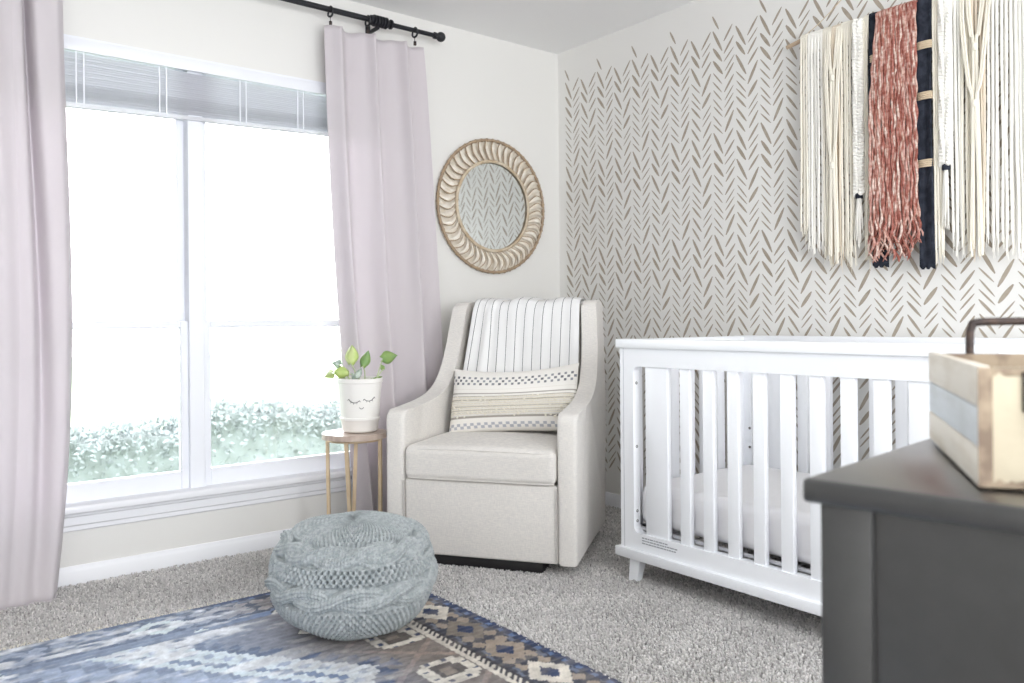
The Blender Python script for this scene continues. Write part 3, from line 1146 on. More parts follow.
# ------------------------------------------------------------------ side table and plant
TB = (-1.420, -0.300)
tab = thing('side_table', 'small round wooden side table with brass legs beside the armchair', 'side table', (TB[0], TB[1], 0))
bm = bmesh.new()
poly = []
for k in range(96):
    a = 2 * PI * k / 96
    r_ = 0.128 + 0.0075 * abs(math.cos(4 * a + 0.4)) ** 0.6
    poly.append((r_ * math.cos(a), r_ * math.sin(a)))
prism(bm, poly, 'Z', 0.488, 0.510, 0.003, 2)
obj('table_top', bm, M['table_wood'], tab, angle=50)
bm = bmesh.new()
tube(bm, [(0.112 * math.cos(a), 0.112 * math.sin(a), 0.482) for a in [2 * PI * k / 48 for k in range(48)]], 0.005, 8, closed=True)
obj('top_ring', bm, M['brass'], tab)
bm = bmesh.new()
tube(bm, [(0.104 * math.cos(a), 0.104 * math.sin(a), 0.020) for a in [2 * PI * k / 48 for k in range(48)]], 0.004, 8, closed=True)
obj('foot_ring', bm, M['brass'], tab)
rt_ = Vector((R0.x, R0.y))
for ang in (R(180), R(264), R(348), R(97)):
    base = Vector((rt_.x * math.cos(ang) - F_.x * math.sin(ang) * -1, rt_.y * math.cos(ang) - F_.y * math.sin(ang) * -1))
    topp = base * 0.113
    tang = Vector((-base.y, base.x))
    bot_ = base * 0.104 + tang * 0.018
    bm = bmesh.new()
    bmesh.ops.create_cube(bm, size=1)
    for v in bm.verts:
        q = topp if v.co.z > 0 else bot_
        zz = 0.484 if v.co.z > 0 else 0.0
        rad = base * (v.co.x * 0.013) + tang * (v.co.y * 0.015)
        v.co = Vector((q.x + rad.x, q.y + rad.y, zz))
    obj('leg', bm, M['brass'], tab, smooth=False)

pot = thing('potted_plant', 'small trailing plant in a white pot with a sleepy face drawn on it', 'potted plant', (-1.393, -0.300, 0.510))
bm = bmesh.new()
lathe(bm, [(0.0, 0.002), (0.066, 0.002), (0.073, 0.008), (0.079, 0.050), (0.083, 0.054), (0.0835, 0.062), (0.079, 0.064), (0.091, 0.205), (0.0945, 0.208), (0.0955, 0.222), (0.0925, 0.225), (0.089, 0.222), (0.087, 0.206), (0.0, 0.200)][1:], 64, cap=True)
pp = obj('plant_pot', bm, M['plastic_pot'], pot, angle=40)
bm = bmesh.new()
lathe(bm, [(0.087, 0.200), (0.087, 0.2075), (0.04, 0.211), (0.005, 0.212)], 40)
obj('soil', bm, M['soil'], pot)


def on_pot(dx, z):
    """point on the pot surface; dx metres to the viewer's right of the face centre"""
    r_ = 0.079 + (z - 0.064) / (0.205 - 0.064) * 0.012 + 0.0006
    fdir = (Vector((CAM.x, CAM.y)) - Vector((-1.393, -0.300))).normalized()
    rdir = Vector((-fdir.y, fdir.x))
    a = dx / r_
    d = fdir * math.cos(a) + rdir * math.sin(a)
    return Vector((d.x * r_, d.y * r_, z))


bm = bmesh.new()
for s, cx_ in ((-1, -0.025), (1, 0.040)):
    arc_ = []
    for k in range(9):
        q = -1 + 2 * k / 8
        arc_.append((cx_ + q * 0.0235, 0.128 + 0.012 * q * q + s * 0.003 * q + (0.006 if s > 0 else 0)))
    tube(bm, [on_pot(*p) for p in arc_], 0.0013, 6)
    for k in range(0, 9, 2):
        p = arc_[k]
        q = -1 + 2 * k / 8
        tube(bm, [on_pot(*p), on_pot(p[0] + 0.004 * q + s * 0.001, p[1] - 0.0065)], [0.0013, 0.0006], 5)
tube(bm, [on_pot(0.006 + 0.009 * q, 0.103 + 0.006 * q * q) for q in [-1 + 2 * k / 8 for k in range(9)]], 0.0012, 6)
o = obj('drawn_face', bm, M['ink'], pp)
o['label'] = 'black line face with closed lashed eyes and a small smile'


def leaf(px, py, L_, W_, ang, m, dy=0.0, tilt=0.3, stem_from=(361, 382), fold_=0.25, nm='leaf'):
    """px,py photo position of the leaf centre, ang direction of the tip in the picture plane"""
    k = 3.52 / 820
    rd = Vector((R0.x, R0.y, 0))
    fd = Vector((F_.x, F_.y, 0))
    base = Vector((0, 0, 0.222))
    c = base + rd * (px - 361) * k + Vector((0, 0, (381 - py) * k)) + fd * dy
    up = (rd * math.cos(ang) + Vector((0, 0, 1)) * math.sin(ang))
    up = (up + fd * tilt).normalized()
    side = up.cross(fd).normalized()
    nrm = side.cross(up).normalized()
    bm = bmesh.new()
    n = 12
    rows = []
    for i in range(n + 1):
        s = i / n
        w = W_ * (math.sin(PI * min(1, s * 0.94 + 0.06)) ** 0.75) * (1.12 - 0.55 * s)
        cen = c + up * (s - 0.5) * L_ + nrm * (0.10 * L_ * math.sin(s * PI))
        rows.append([bm.verts.new(cen + side * w * 0.5 * q + nrm * (abs(q) * W_ * fold_) - up * (0.10 * L_ * abs(q) if i == 0 else 0)) for q in (-1, -0.5, 0, 0.5, 1)])
    for i in range(n):
        for j in range(4):
            bm.faces.new((rows[i][j], rows[i][j + 1], rows[i + 1][j + 1], rows[i + 1][j]))
    lf = obj(nm, bm, M[m], pot, angle=180)
    sm = lf.modifiers.new('thickness', 'SOLIDIFY')
    sm.thickness = 0.0008
    s0 = Vector((0, 0, 0.205)) + rd * (stem_from[0] - 361) * k
    s1 = c - up * L_ * 0.5
    mid = (s0 + s1) / 2 + Vector((0, 0, 0.012)) + rd * 0.004
    bm = bmesh.new()
    tube(bm, spline([s0, mid, s1], 8), 0.0022, 6)
    obj('stem', bm, M['stem'], lf)


leaf(353, 357, 0.078, 0.064, R(88), 'leaf_pale', -0.01, 0.1, (358, 382))
leaf(367.5, 361, 0.070, 0.048, R(72), 'leaf', -0.02, 0.2, (366, 382))
leaf(391, 360, 0.068, 0.062, R(12), 'leaf', 0.0, 0.5, (376, 382))
leaf(345, 375, 0.062, 0.056, R(170), 'leaf_pale', -0.03, -0.6, (355, 383))
leaf(334, 367, 0.060, 0.048, R(170), 'leaf_grey', 0.05, 0.9, (352, 383))
leaf(326, 379, 0.070, 0.044, R(205), 'leaf_pale', 0.06, 0.9, (350, 383))
leaf(362, 375, 0.046, 0.030, R(60), 'leaf_grey', -0.05, 0.2, (361, 383))
leaf(357, 378, 0.036, 0.028, R(120), 'leaf_grey', -0.05, 0.2, (360, 383))
leaf(381, 370, 0.030, 0.024, R(130), 'leaf', 0.03, 0.4, (376, 382))
leaf(378, 381, 0.046, 0.016, R(20), 'leaf', 0.0, 0.2, (370, 383))

# ------------------------------------------------------------------ crib
CY0, CY1 = -1.229, -2.541
CX0, CX1 = -0.800, -0.045
crib = thing('crib', 'white slatted wooden crib standing against the stencilled wall', 'crib', ((CX0 + CX1) / 2, (CY0 + CY1) / 2, 0))
CO = ((CX0 + CX1) / 2, (CY0 + CY1) / 2, 0)


def cp(name, bm, m='crib', parent=None, **k):
    return part_abs(name, bm, M[m], parent or crib, CO, **k)


# top rails (front, rear) and end rails
for xa, xb in ((CX0 - 0.012, CX0 + 0.048), (CX1 - 0.045, CX1 + 0.012)):
    bm = bmesh.new()
    box(bm, xa, xb, CY1 - 0.008, CY0 + 0.008, 0.864, 0.898, 0.004)
    cp('top_rail', bm)
for ya in (CY0 + 0.006, CY1 + 0.046):
    bm = bmesh.new()
    box(bm, CX0 + 0.048, CX1 - 0.045, ya - 0.052, ya, 0.866, 0.896, 0.004)
    cp('end_top_rail', bm)


def face_frame(x0, x1, front):
    """frame with a rounded slat opening between posts, in the plane x"""
    ya, yb = CY0 - 0.004, CY1 + 0.004
    oy0, oy1 = CY0 - 0.070, CY1 + 0.070
    z0, z1 = 0.186, 0.797
    r = 0.022
    outer = [(ya, 0.10), (ya, 0.866), (yb, 0.866), (yb, 0.10)]
    bm = bmesh.new()
    def arc(cy, cz, a0, a1):
        return [(cy + r * math.cos(a), cz + r * math.sin(a)) for a in [a0 + (a1 - a0) * k / 6 for k in range(7)]]
    inner = arc(oy0 - r, z1 - r, PI / 2, 0) + arc(oy0 - r, z0 + r, 0, -PI / 2) + arc(oy1 + r, z0 + r, -PI / 2, -PI) + arc(oy1 + r, z1 - r, PI, PI / 2)
    # build as ring: match inner points to outer corners with radial fan
    oc = [(ya, 0.866)] * 7 + [(ya, 0.10)] * 7 + [(yb, 0.10)] * 7 + [(yb, 0.866)] * 7
    n = len(inner)
    vf = {}
    def vert(p, x):
        key = (round(p[0], 5), round(p[1], 5), x)
        if key not in vf:
            vf[key] = bm.verts.new((x, p[0], p[1]))
        return vf[key]
    for i in range(n):
        j = (i + 1) % n
        for x in (x0, x1):
            ring = [vert(inner[i], x), vert(inner[j], x), vert(oc[j], x)]
            if oc[i] != oc[j]:
                ring.append(vert(oc[i], x))
            try:
                bm.faces.new(ring)
            except ValueError:
                pass
        bm.faces.new((vert(inner[i], x0), vert(inner[j], x0), vert(inner[j], x1), vert(inner[i], x1)))
    for i in range(4):
        a, b_ = outer[i], outer[(i + 1) % 4]
        bm.faces.new((vert(a, x0), vert(b_, x0), vert(b_, x1), vert(a, x1)))
    return bm


ffr = cp('front_frame', face_frame(CX0, CX0 + 0.034, True), angle=50)
bfr = cp('rear_frame', face_frame(CX1 - 0.034, CX1, False), angle=50)
YC = (CY0 + CY1) / 2
for xa, nm in ((CX0 + 0.006, 'f'), (CX1 - 0.028, 'b')):
    for s in (-1, 1):
        bm = bmesh.new()
        yw = YC + s * 0.480
        box(bm, xa, xa + 0.022, yw - 0.052, yw + 0.052, 0.185, 0.798, 0.002)
        cp('wide_slat', bm)
    for k in range(8):
        bm = bmesh.new()
        yk = YC + 0.350 - 0.100 * k
        box(bm, xa, xa + 0.022, yk - 0.0215, yk + 0.0215, 0.185, 0.798, 0.002)
        cp('slat', bm)
# groove lines of the corner posts
for ya in (CY0 - 0.022, CY1 + 0.022):
    bm = bmesh.new()
    box(bm, CX0 - 0.0006, CX0 + 0.001, ya - 0.0012, ya + 0.0012, 0.125, 0.864)
    cp('post_joint', bm, 'mitre', ffr, smooth=False)
# ledge boards
bm = bmesh.new()
box(bm, CX0 - 0.016, CX0 + 0.030, CY1 - 0.014, CY0 + 0.014, 0.088, 0.124, 0.004)
cp('bottom_board', bm)
bm = bmesh.new()
box(bm, CX1 - 0.030, CX1 + 0.010, CY1 - 0.014, CY0 + 0.014, 0.088, 0.124, 0.004)
cp('bottom_board', bm)
# ends: posts, rails, slats
for e, (ya, yb) in enumerate(((CY0 - 0.034, CY0 - 0.008), (CY1 + 0.008, CY1 + 0.034))):
    bm = bmesh.new()
    box(bm, CX0 + 0.034, CX1 - 0.034, ya, yb, 0.795, 0.866, 0.002)
    box(bm, CX0 + 0.034, CX1 - 0.034, ya, yb, 0.100, 0.190, 0.002)
    box(bm, CX0 + 0.034, CX0 + 0.090, ya, yb, 0.190, 0.795, 0.002)
    box(bm, CX1 - 0.090, CX1 - 0.034, ya, yb, 0.190, 0.795, 0.002)
    cp('end_frame', bm)
    nsl = 5
    for k in range(nsl):
        bm = bmesh.new()
        xk = CX0 + 0.090 + (CX1 - CX0 - 0.180) * (k + 1) / (nsl + 1)
        box(bm, xk - 0.024, xk + 0.024, ya + 0.003, yb - 0.003, 0.188, 0.797, 0.002)
        cp('end_slat', bm)
# legs: short tapered splayed feet
for sx, xx in ((-1, CX0 + 0.012), (1, CX1 - 0.020)):
    for sy, yy in ((1, CY0 - 0.070), (-1, CY1 + 0.070)):
        bm = bmesh.new()
        bmesh.ops.create_cube(bm, size=1)
        for v in bm.verts:
            if v.co.z > 0:
                v.co = Vector((xx + v.co.x * 0.040 - sx * 0.006, yy + v.co.y * 0.052 - sy * 0.004, 0.092))
            else:
                v.co = Vector((xx + v.co.x * 0.030 + sx * 0.006 , yy + v.co.y * 0.038 + sy * 0.004, 0.0))
        bmesh.ops.bevel(bm, geom=bm.edges[:], offset=0.002, segments=2, affect='EDGES')
        cp('leg', bm)
# bolt holes in the edge of the front opening and in the rear corner post
for (bx, by, bz) in ((CX0 + 0.018, CY0 - 0.0695, 0.735), (CX0 + 0.018, CY0 - 0.0695, 0.50), (CX0 + 0.018, CY0 - 0.0695, 0.262),
                     (CX0 + 0.018, CY0 - 0.0695, 0.225)):
    bm = bmesh.new()
    lathe(bm, [(0.0055, -0.001), (0.0055, 0.0012), (0.003, 0.0014), (0.0025, 0.0)], 14, (0, 0, 0), 'Y')
    bmesh.ops.transform(bm, matrix=Matrix.Translation((bx, by - 0.0003, bz)) @ Matrix.Rotation(PI, 4, 'Z'), verts=bm.verts[:])
    cp('bolt', bm, 'hole', ffr)
for bz in (0.505, 0.425):
    bm = bmesh.new()
    lathe(bm, [(0.0055, -0.001), (0.0055, 0.0012), (0.003, 0.0014), (0.0025, 0.0)], 14, (0, 0, 0), 'X')
    bmesh.ops.transform(bm, matrix=Matrix.Translation((CX1 - 0.0345, CY0 - 0.062, bz)) @ Matrix.Rotation(PI, 4, 'Z'), verts=bm.verts[:])
    cp('bolt', bm, 'hole', bfr)
# printed warning lines on the bottom panel
bm = bmesh.new()
lr = random.Random(9)
for row in range(3):
    y = CY0 - 0.109
    yend = CY0 - 0.109 - (0.155 if row else 0.12)
    while y > yend:
        wl = lr.uniform(0.006, 0.018)
        box(bm, CX0 - 0.0006, CX0 + 0.0005, y - wl, y, 0.1725 - row * 0.0095 - 0.0022, 0.1725 - row * 0.0095 + 0.0022)
        y -= wl + 0.0025
cp('warning_label', bm, 'label_ink', ffr, smooth=False).__setitem__('label', 'small grey printed warning text')
# spring base
bm = bmesh.new()
MX0, MX1, MY0, MY1 = CX0 + 0.040, CX1 - 0.040, CY0 - 0.046, CY1 + 0.046
tube(bm, [(MX0, MY0, 0.195), (MX1, MY0, 0.195), (MX1, MY1, 0.195), (MX0, MY1, 0.195)], 0.007, 8, closed=True)
for k in range(1, 24):
    y = MY0 + (MY1 - MY0) * k / 24
    tube(bm, [(MX0, y, 0.195), (MX1, y, 0.195)], 0.0022, 6)
cp('spring_base', bm, 'spring')

mt = thing('crib_mattress', 'white sheeted mattress lying inside the crib', 'mattress', (CO[0], CO[1], 0.204))
puff('fitted_sheet', (MX1 - MX0) / 2 - 0.002, (MY0 - MY1) / 2 - 0.004, 0.076, (0, 0, 0.077), M['mattress'], mt, 0.012, 44, 0.040, wr=0.0010)

# ------------------------------------------------------------------ knitted pouf
PO = (-1.806, -1.036)
pouf = thing('knitted_pouf', 'grey blue cable-knitted round pouf standing on the rug', 'pouf', (PO[0], PO[1], 0.013))
NU, NV = 1150, 400
PR, PH = 0.250, 0.325
tt = np.linspace(-PI / 2 * 0.995, PI / 2 * 0.995, 2000)
ex1, ex2 = 0.66, 0.90
rr = PR * np.cos(tt) ** ex1
zz = PH / 2 * np.sign(tt) * np.abs(np.sin(tt)) ** ex2
seg = np.sqrt(np.diff(rr) ** 2 + np.diff(zz) ** 2)
S = np.concatenate([[0], np.cumsum(seg)])
LT = S[-1]
sN = np.linspace(0, LT, NV)
rN = np.interp(sN, S, rr)
zN = np.interp(sN, S, zz)
dr = np.gradient(rN, sN)
dz = np.gradient(zN, sN)
nr, nz = dz, -dr
ln = np.hypot(nr, nz)
nr, nz = nr / ln, nz / ln
TH_, SS = np.meshgrid(np.linspace(0, 2 * PI, NU, endpoint=False), sN)
# garter / seed areas: staggered round bumps
nb = 84
rowp = 0.0250
fu_ = TH_ * nb + 0.35 * np.sin(TH_ * 11 + SS * 25)
pq = np.cos(fu_) * np.cos(2 * PI * SS / rowp + 0.5 * np.sin(TH_ * 9))
Hg = np.where(pq > 0, 0.0040 * np.abs(pq) ** 0.7, -0.0200 * np.abs(pq) ** 1.1) + 0.0085
# cable bands


def cable(sc, width, nper, ph):
    d = SS - sc
    A = width * 0.26
    w = width * 0.30
    q = nper * TH_ + ph
    c1, c2 = A * np.sin(q), -A * np.sin(q)
    h = np.full_like(SS, -0.02)
    for c_, lift in ((c1, np.cos(q)), (c2, -np.cos(q))):
        x = (d - c_) / w
        body = np.sqrt(np.clip(1 - x ** 2, 0, 1))
        # little V stitches running along the strand
        lane = (x * 2.0 + 4) % 1
        vst = np.abs(np.sin(TH_ * nb * 0.9 * PI / PI + 2.2 * np.abs(lane - 0.5)))
        tex = 0.0070 * np.abs(np.sin(PI * lane)) ** 0.6 + 0.0040 * vst
        h = np.maximum(h, np.where(np.abs(x) < 1, -0.010 + 0.0150 * body + 0.0065 * lift * body + tex * body, -0.02))
    inside = np.abs(d) < width * 0.60
    return h, inside


Hh = Hg
sUp = np.interp(PH / 2 - 0.058, zN, sN)
sMid = np.interp(-0.010, zN, sN)
for sc, ph in ((sUp, 0.6), (sMid, 2.0)):
    hc, ins = cable(sc, 0.078, 5.0, ph)
    edge = np.clip((0.040 - np.abs(SS - sc)) / 0.006, 0, 1)
    # flat stockinette lanes beneath the strands
    lane = ((SS - sc) / 0.0115) % 1
    flat = -0.010 + 0.0040 * np.sin(PI * lane) + 0.0022 * np.abs(np.sin(TH_ * nb * 0.5 + 2.0 * np.abs(lane - 0.5)))
    Hh = Hh * (1 - edge) + np.maximum(hc, flat) * edge
# a seam where the wool gathers and gentle lumps
lump = 0.004 * np.sin(3 * TH_ + 0.7) + 0.003 * np.sin(5 * TH_ + SS * 6)
pole = np.clip(np.minimum(SS, LT - SS) / 0.03, 0, 1)
Hh = (Hh + lump * np.clip(np.minimum(SS, LT - SS) / 0.16, 0, 1) ** 2) * pole
Rr = rN[:, None] + Hh * nr[:, None]
Zz = zN[:, None] + Hh * nz[:, None]
# settle on its base
Zz = Zz + PH / 2
Zz = np.where(Zz < 0.0, 0.0, Zz)
Xc = Rr * np.cos(TH_)
Yc = Rr * np.sin(TH_)
pv = np.stack([Xc, Yc, Zz], -1).reshape(-1, 3)
# small tilt of the bands as in a hand-knitted sack
npmesh('knitted_cover', pv, gridfaces(NU, NV, True), M['yarn_pouf'], pouf)

# ------------------------------------------------------------------ rug
RX0, RX1, RY0, RY1 = -3.35, -1.452, -2.72, -0.560
rug = thing('area_rug', 'worn blue and brown kilim rug with cream medallions under the pouf', 'rug', ((RX0 + RX1) / 2, (RY0 + RY1) / 2, 0))
step = 0.0055
nx, ny = int((RX1 - RX0) / step), int((RY1 - RY0) / step)
gx = np.linspace(RX0, RX1, nx)
gy = np.linspace(RY0, RY1, ny)
GX, GY = np.meshgrid(gx, gy)
rr_ = np.random.RandomState(11)


def vnoise(sx, sy, seed):
    r0 = np.random.RandomState(seed)
    n0, m0 = int((RX1 - RX0) * sx) + 3, int((RY1 - RY0) * sy) + 3
    g = r0.rand(m0, n0)
    fx = (GX - RX0) * sx
    fy = (GY - RY0) * sy
    i, j = np.floor(fx).astype(int), np.floor(fy).astype(int)
    a, b_ = fx - i, fy - j
    a, b_ = a * a * (3 - 2 * a), b_ * b_ * (3 - 2 * b_)
    return (g[j, i] * (1 - a) + g[j, i + 1] * a) * (1 - b_) + (g[j + 1, i] * (1 - a) + g[j + 1, i + 1] * a) * b_


def C3(c):
    return np.array(lin(c))


navy, blue, sky_, pale, brown, tan_, cream = C3((52, 64, 96)), C3((92, 116, 158)), C3((160, 178, 202)), C3((196, 200, 210)), C3((120, 110, 104)), C3((160, 145, 130)), C3((216, 208, 196))
rc = np.ones((ny, nx, 3)) * brown


def put(mask, c):
    global rc
    m_ = mask[..., None] if mask.ndim == 2 else mask
    rc = np.where(m_, c, rc)


q8 = 0.014
QX, QY = np.floor(GX / q8) * q8, np.floor(GY / q8) * q8
de = RX1 - GX            # distance from right edge
dw = RY1 - GY            # distance from the fringe end
dl = GX - RX0
d_end = np.minimum(dw, GY - RY0)
d_side = np.minimum(de, dl)
bd = np.minimum(d_side, d_end)
along = np.where(d_side < d_end, GY, GX)
field = bd > 0.236
# outer bands
put(bd < 0.035, navy)
put((bd < 0.035) & (((np.floor(along / 0.02)) % 3) == 0) & (bd > 0.018), blue)
bb = (bd >= 0.035) & (bd < 0.185)
put(bb, C3((66, 68, 80)))
# hooked motifs in the border
pa = (along / 0.20) % 1 - 0.5
pb = (bd - 0.11) / 0.075
motif = (np.abs(pa) * 2.0 + np.abs(pb)) < 0.95
kk = np.floor(along / 0.20) % 3
put(bb & motif & (kk == 0), cream)
put(bb & motif & (kk == 1), tan_)
put(bb & motif & (kk == 2), C3((128, 118, 108)))
put(bb & ((np.abs(pa) * 2.0 + np.abs(pb)) < 0.42), navy)
put(bb & ((np.abs(np.abs(pa) - 0.36) * 5 + np.abs(np.abs(pb) - 0.55) * 2.2) < 0.7), tan_)
put(bb & ((np.floor(along / 0.035) + np.floor(bd / 0.022)) % 4 == 0) & (np.abs(pb) > 0.7), C3((104, 112, 132)))
# toothed guard stripe
gs = (bd >= 0.185) & (bd < 0.232)
put(gs, C3((62, 60, 66)))
tooth = ((along + (bd - 0.185) * 0.9) / 0.024) % 1
worn_ = (d_end < d_side) & (vnoise(7, 20, 33) > 0.30)
put(gs & worn_, blue)
put(gs & ~worn_ & ((np.abs(bd - 0.224) < 0.008) | ((tooth < 0.5) & (bd > 0.198))), cream)
# field medallions: octagons with dots
for cxm in (-1.760, -1.760, -1.760, -1.760, -1.760):
    pass
for k in range(9):
    cx_, cy_ = -1.768, -1.215 - 0.300 * (k - 1)
    for mx_ in (cx_, RX0 + RX1 - cx_):
        ax, ay = np.abs(QX + q8 / 2 - mx_), np.abs(QY + q8 / 2 - cy_)
        oc_ = (np.maximum(ax, ay) < 0.080) & (ax + ay < 0.125) & field
        put(oc_, cream)
        inn = (np.maximum(ax, ay) < 0.042) & (ax + ay < 0.070)
        put(inn, C3((96, 88, 84)))
        put((np.maximum(ax, ay) < 0.024), C3((140, 128, 116)))
        dots = (np.abs(np.maximum(ax, ay) - 0.061) < 0.008) & (((np.abs(ax - 0.028) < 0.008)) | (np.abs(ay - 0.028) < 0.008))
        put(dots & oc_, navy)
    # tan zigzags between medallions
    z1_ = np.abs(np.abs(GX - cx_) * 0.9 + np.abs(GY - cy_) - 0.150) < 0.012
    put(z1_ & field, C3((150, 132, 122)))
# central stepped diamond with hooked outline
DCX, DCY = (RX0 + RX1) / 2, -1.95
u1 = (QX - (-1.885)) * 0.776 + (QY - (-1.375)) * 0.631        # along the normal of the upper right side
u2 = (QX - (-1.885)) * 0.80 - (QY - (-1.375)) * 0.60
inner = (u1 < 0) & (u2 < 0) & (np.abs(GX - DCX) < 0.6)
ed = np.maximum(u1, u2)
tn = np.where(u1 > u2, GX * 0.631 - GY * 0.776, GX * 0.60 + GY * 0.80)
hook = ((tn / 0.062) % 1) < 0.55
put((ed > -0.022) & (ed < 0.0) & field, navy * 1.25)
put((ed >= 0.0) & (ed < 0.034) & hook & field, navy * 1.35)
put((ed <= -0.022) & field, C3((206, 206, 210)))
put((ed <= -0.045) & (ed > -0.075) & (((tn / 0.06) % 1) < 0.5) & field, C3((150, 160, 178)))
put((ed <= -0.095) & (ed > -0.12) & field, blue)
put((ed <= -0.15) & field, C3((140, 152, 176)))
put((ed <= -0.15) & field & (((np.floor(GX / 0.05) + np.floor(GY / 0.05)) % 3) == 0), C3((92, 108, 146)))
# pale bluish window glare painted into the colours of the left side
glare = np.clip((-GX - 1.78) / 0.45, 0, 1)
glare = np.clip(glare + 0.25 * (vnoise(5, 7, 3) - 0.5), 0, 1)[..., None]
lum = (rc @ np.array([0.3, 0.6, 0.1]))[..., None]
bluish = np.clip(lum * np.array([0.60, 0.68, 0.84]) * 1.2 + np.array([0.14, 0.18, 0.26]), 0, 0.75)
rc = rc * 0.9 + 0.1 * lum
rc = rc * (1 - glare * 0.9) + bluish * glare * 0.9
# streaky wear along the weft, whitened where the window glare is painted in
wear_glare = vnoise(5, 30, 5) * 0.6 + vnoise(30, 70, 6) * 0.4
glare = np.clip(glare + 0.55 * np.clip((0.34 - dw) / 0.2, 0, 1)[..., None] * np.clip((-GX - 1.9) / 0.3, 0, 1)[..., None], 0, 1)
wm = np.clip((wear_glare - 0.50) / 0.2, 0, 1)[..., None] * (0.30 + 0.62 * glare)
rc = rc * (1 - wm) + (C3((222, 226, 232)) * glare + C3((150, 142, 136)) * (1 - glare)) * wm
n1 = (0.82 + 0.36 * vnoise(60, 60, 8) * 1.0)[..., None]
rc = rc * n1 * (0.92 + 0.16 * rr_.rand(ny, nx))[..., None]
ZR = 0.010 + 0.0016 * rr_.rand(ny, nx) + 0.0012 * np.sin(GY * 900)
ZR = np.where(bd < 0.004, 0.002, ZR)
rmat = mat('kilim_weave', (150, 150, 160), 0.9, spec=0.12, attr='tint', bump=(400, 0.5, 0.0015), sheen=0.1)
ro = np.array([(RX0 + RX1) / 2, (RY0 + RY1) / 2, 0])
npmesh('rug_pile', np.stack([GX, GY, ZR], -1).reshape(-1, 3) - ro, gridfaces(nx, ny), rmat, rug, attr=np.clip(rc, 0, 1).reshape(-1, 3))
bm = bmesh.new()
fr_ = random.Random(21)
x = RX0 + 0.01
while x < RX1:
    a = fr_.uniform(-0.02, 0.02)
    L1 = fr_.uniform(0.018, 0.045)
    tube(bm, [(x - ro[0], RY1 - 0.004 - ro[1], 0.009), (x + a * 0.5 - ro[0], RY1 + L1 * 0.5 - ro[1], 0.010), (x + a - ro[0], RY1 + L1 - ro[1], 0.004)], [0.0018, 0.0016, 0.0008], 5)
    x += fr_.uniform(0.005, 0.012)
o = obj('fringe', bm, M['cord_cream'], rug)
o['kind'] = 'stuff'
o['label'] = 'short cream fringe along the rug end'
# woven care tag peeking out below the pouf
TAGX, TAGY = -1.958 - PO[0], -1.010 - PO[1]
bm = bmesh.new()
box(bm, -0.022, 0.022, -0.012, 0.012, 0.0, 0.0015)
t_ = bmesh.new()
merge(bm, t_)
bmesh.ops.transform(bm, matrix=Matrix.Translation((TAGX, TAGY, 0.0)) @ Matrix.Rotation(R(-35), 4, 'Z'), verts=bm.verts[:])
obj('care_tag', bm, M['cord_white'], pouf, smooth=False)['label'] = 'white sewn-in tag'

# ------------------------------------------------------------------ dresser and crate
DC = Vector((-2.106, -2.815, 0))
DRZ = R(7.2)
dres = thing('dresser', 'charcoal painted dresser in the near right corner', 'dresser', DC, DRZ)
DW, DLn, DH = 0.58, 1.35, 0.770
bm = bmesh.new()
box(bm, 0, DW, -DLn, 0, DH - 0.030, DH, 0.006, 3)
obj('dresser_top', bm, M['dresser'], dres)
bm = bmesh.new()
bx, by = 0.018, -0.016
box(bm, bx + 0.012, DW - 0.04, -DLn + 0.03, by - 0.004, 0.08, DH - 0.032)
obj('carcass', bm, M['dresser'], dres, smooth=False)
for ya, yb in ((by - 0.062, by), (-DLn + 0.026, -DLn + 0.088)):
    bm = bmesh.new()
    box(bm, bx, bx + 0.02, ya, yb, 0.0, DH - 0.030, 0.002)
    obj('corner_post', bm, M['dresser'], dres)
bm = bmesh.new()
box(bm, bx, bx + 0.016, -DLn + 0.088, by - 0.062, 0.08, 0.16, 0.002)
obj('lower_rail', bm, M['dresser'], dres)
for r_ in range(3):
    for c in range(2):
        bm = bmesh.new()
        y0_ = -DLn + 0.05 + c * (DLn - 0.09) / 2
        y1_ = y0_ + (DLn - 0.11) / 2
        za = 0.10 + r_ * 0.212
        box(bm, DW - 0.042, DW - 0.022, y0_, y1_, za, za + 0.20, 0.003)
        d_ = obj('drawer_front', bm, M['dresser'], dres)
        for q in (0.28, 0.72):
            bm = bmesh.new()
            lathe(bm, [(0.005, 0.0), (0.005, 0.012), (0.014, 0.016), (0.015, 0.024), (0.009, 0.028)], 20, (DW - 0.022, y0_ + (y1_ - y0_) * q, za + 0.10), 'X')
            obj('knob', bm, M['iron'], d_)
for (lx, ly) in ((DW - 0.07, by - 0.05), (DW - 0.07, -DLn + 0.03)):
    bm = bmesh.new()
    box(bm, lx, lx + 0.045, ly, ly + 0.045, 0.0, 0.08, 0.002)
    obj('leg', bm, M['dresser'], dres)

CN = Vector((-2.018, -2.987, DH))
CF = Vector((-1.671, -2.772, DH))
dirc = (CF - CN).normalized()
CRL = (CF - CN).length
caz = math.atan2(dirc.y, dirc.x)
crate = thing('wooden_crate', 'whitewashed wooden crate with iron handles standing on the dresser', 'crate', CN, caz)
CWD, CHT, TKc = 0.30, 0.143, 0.014
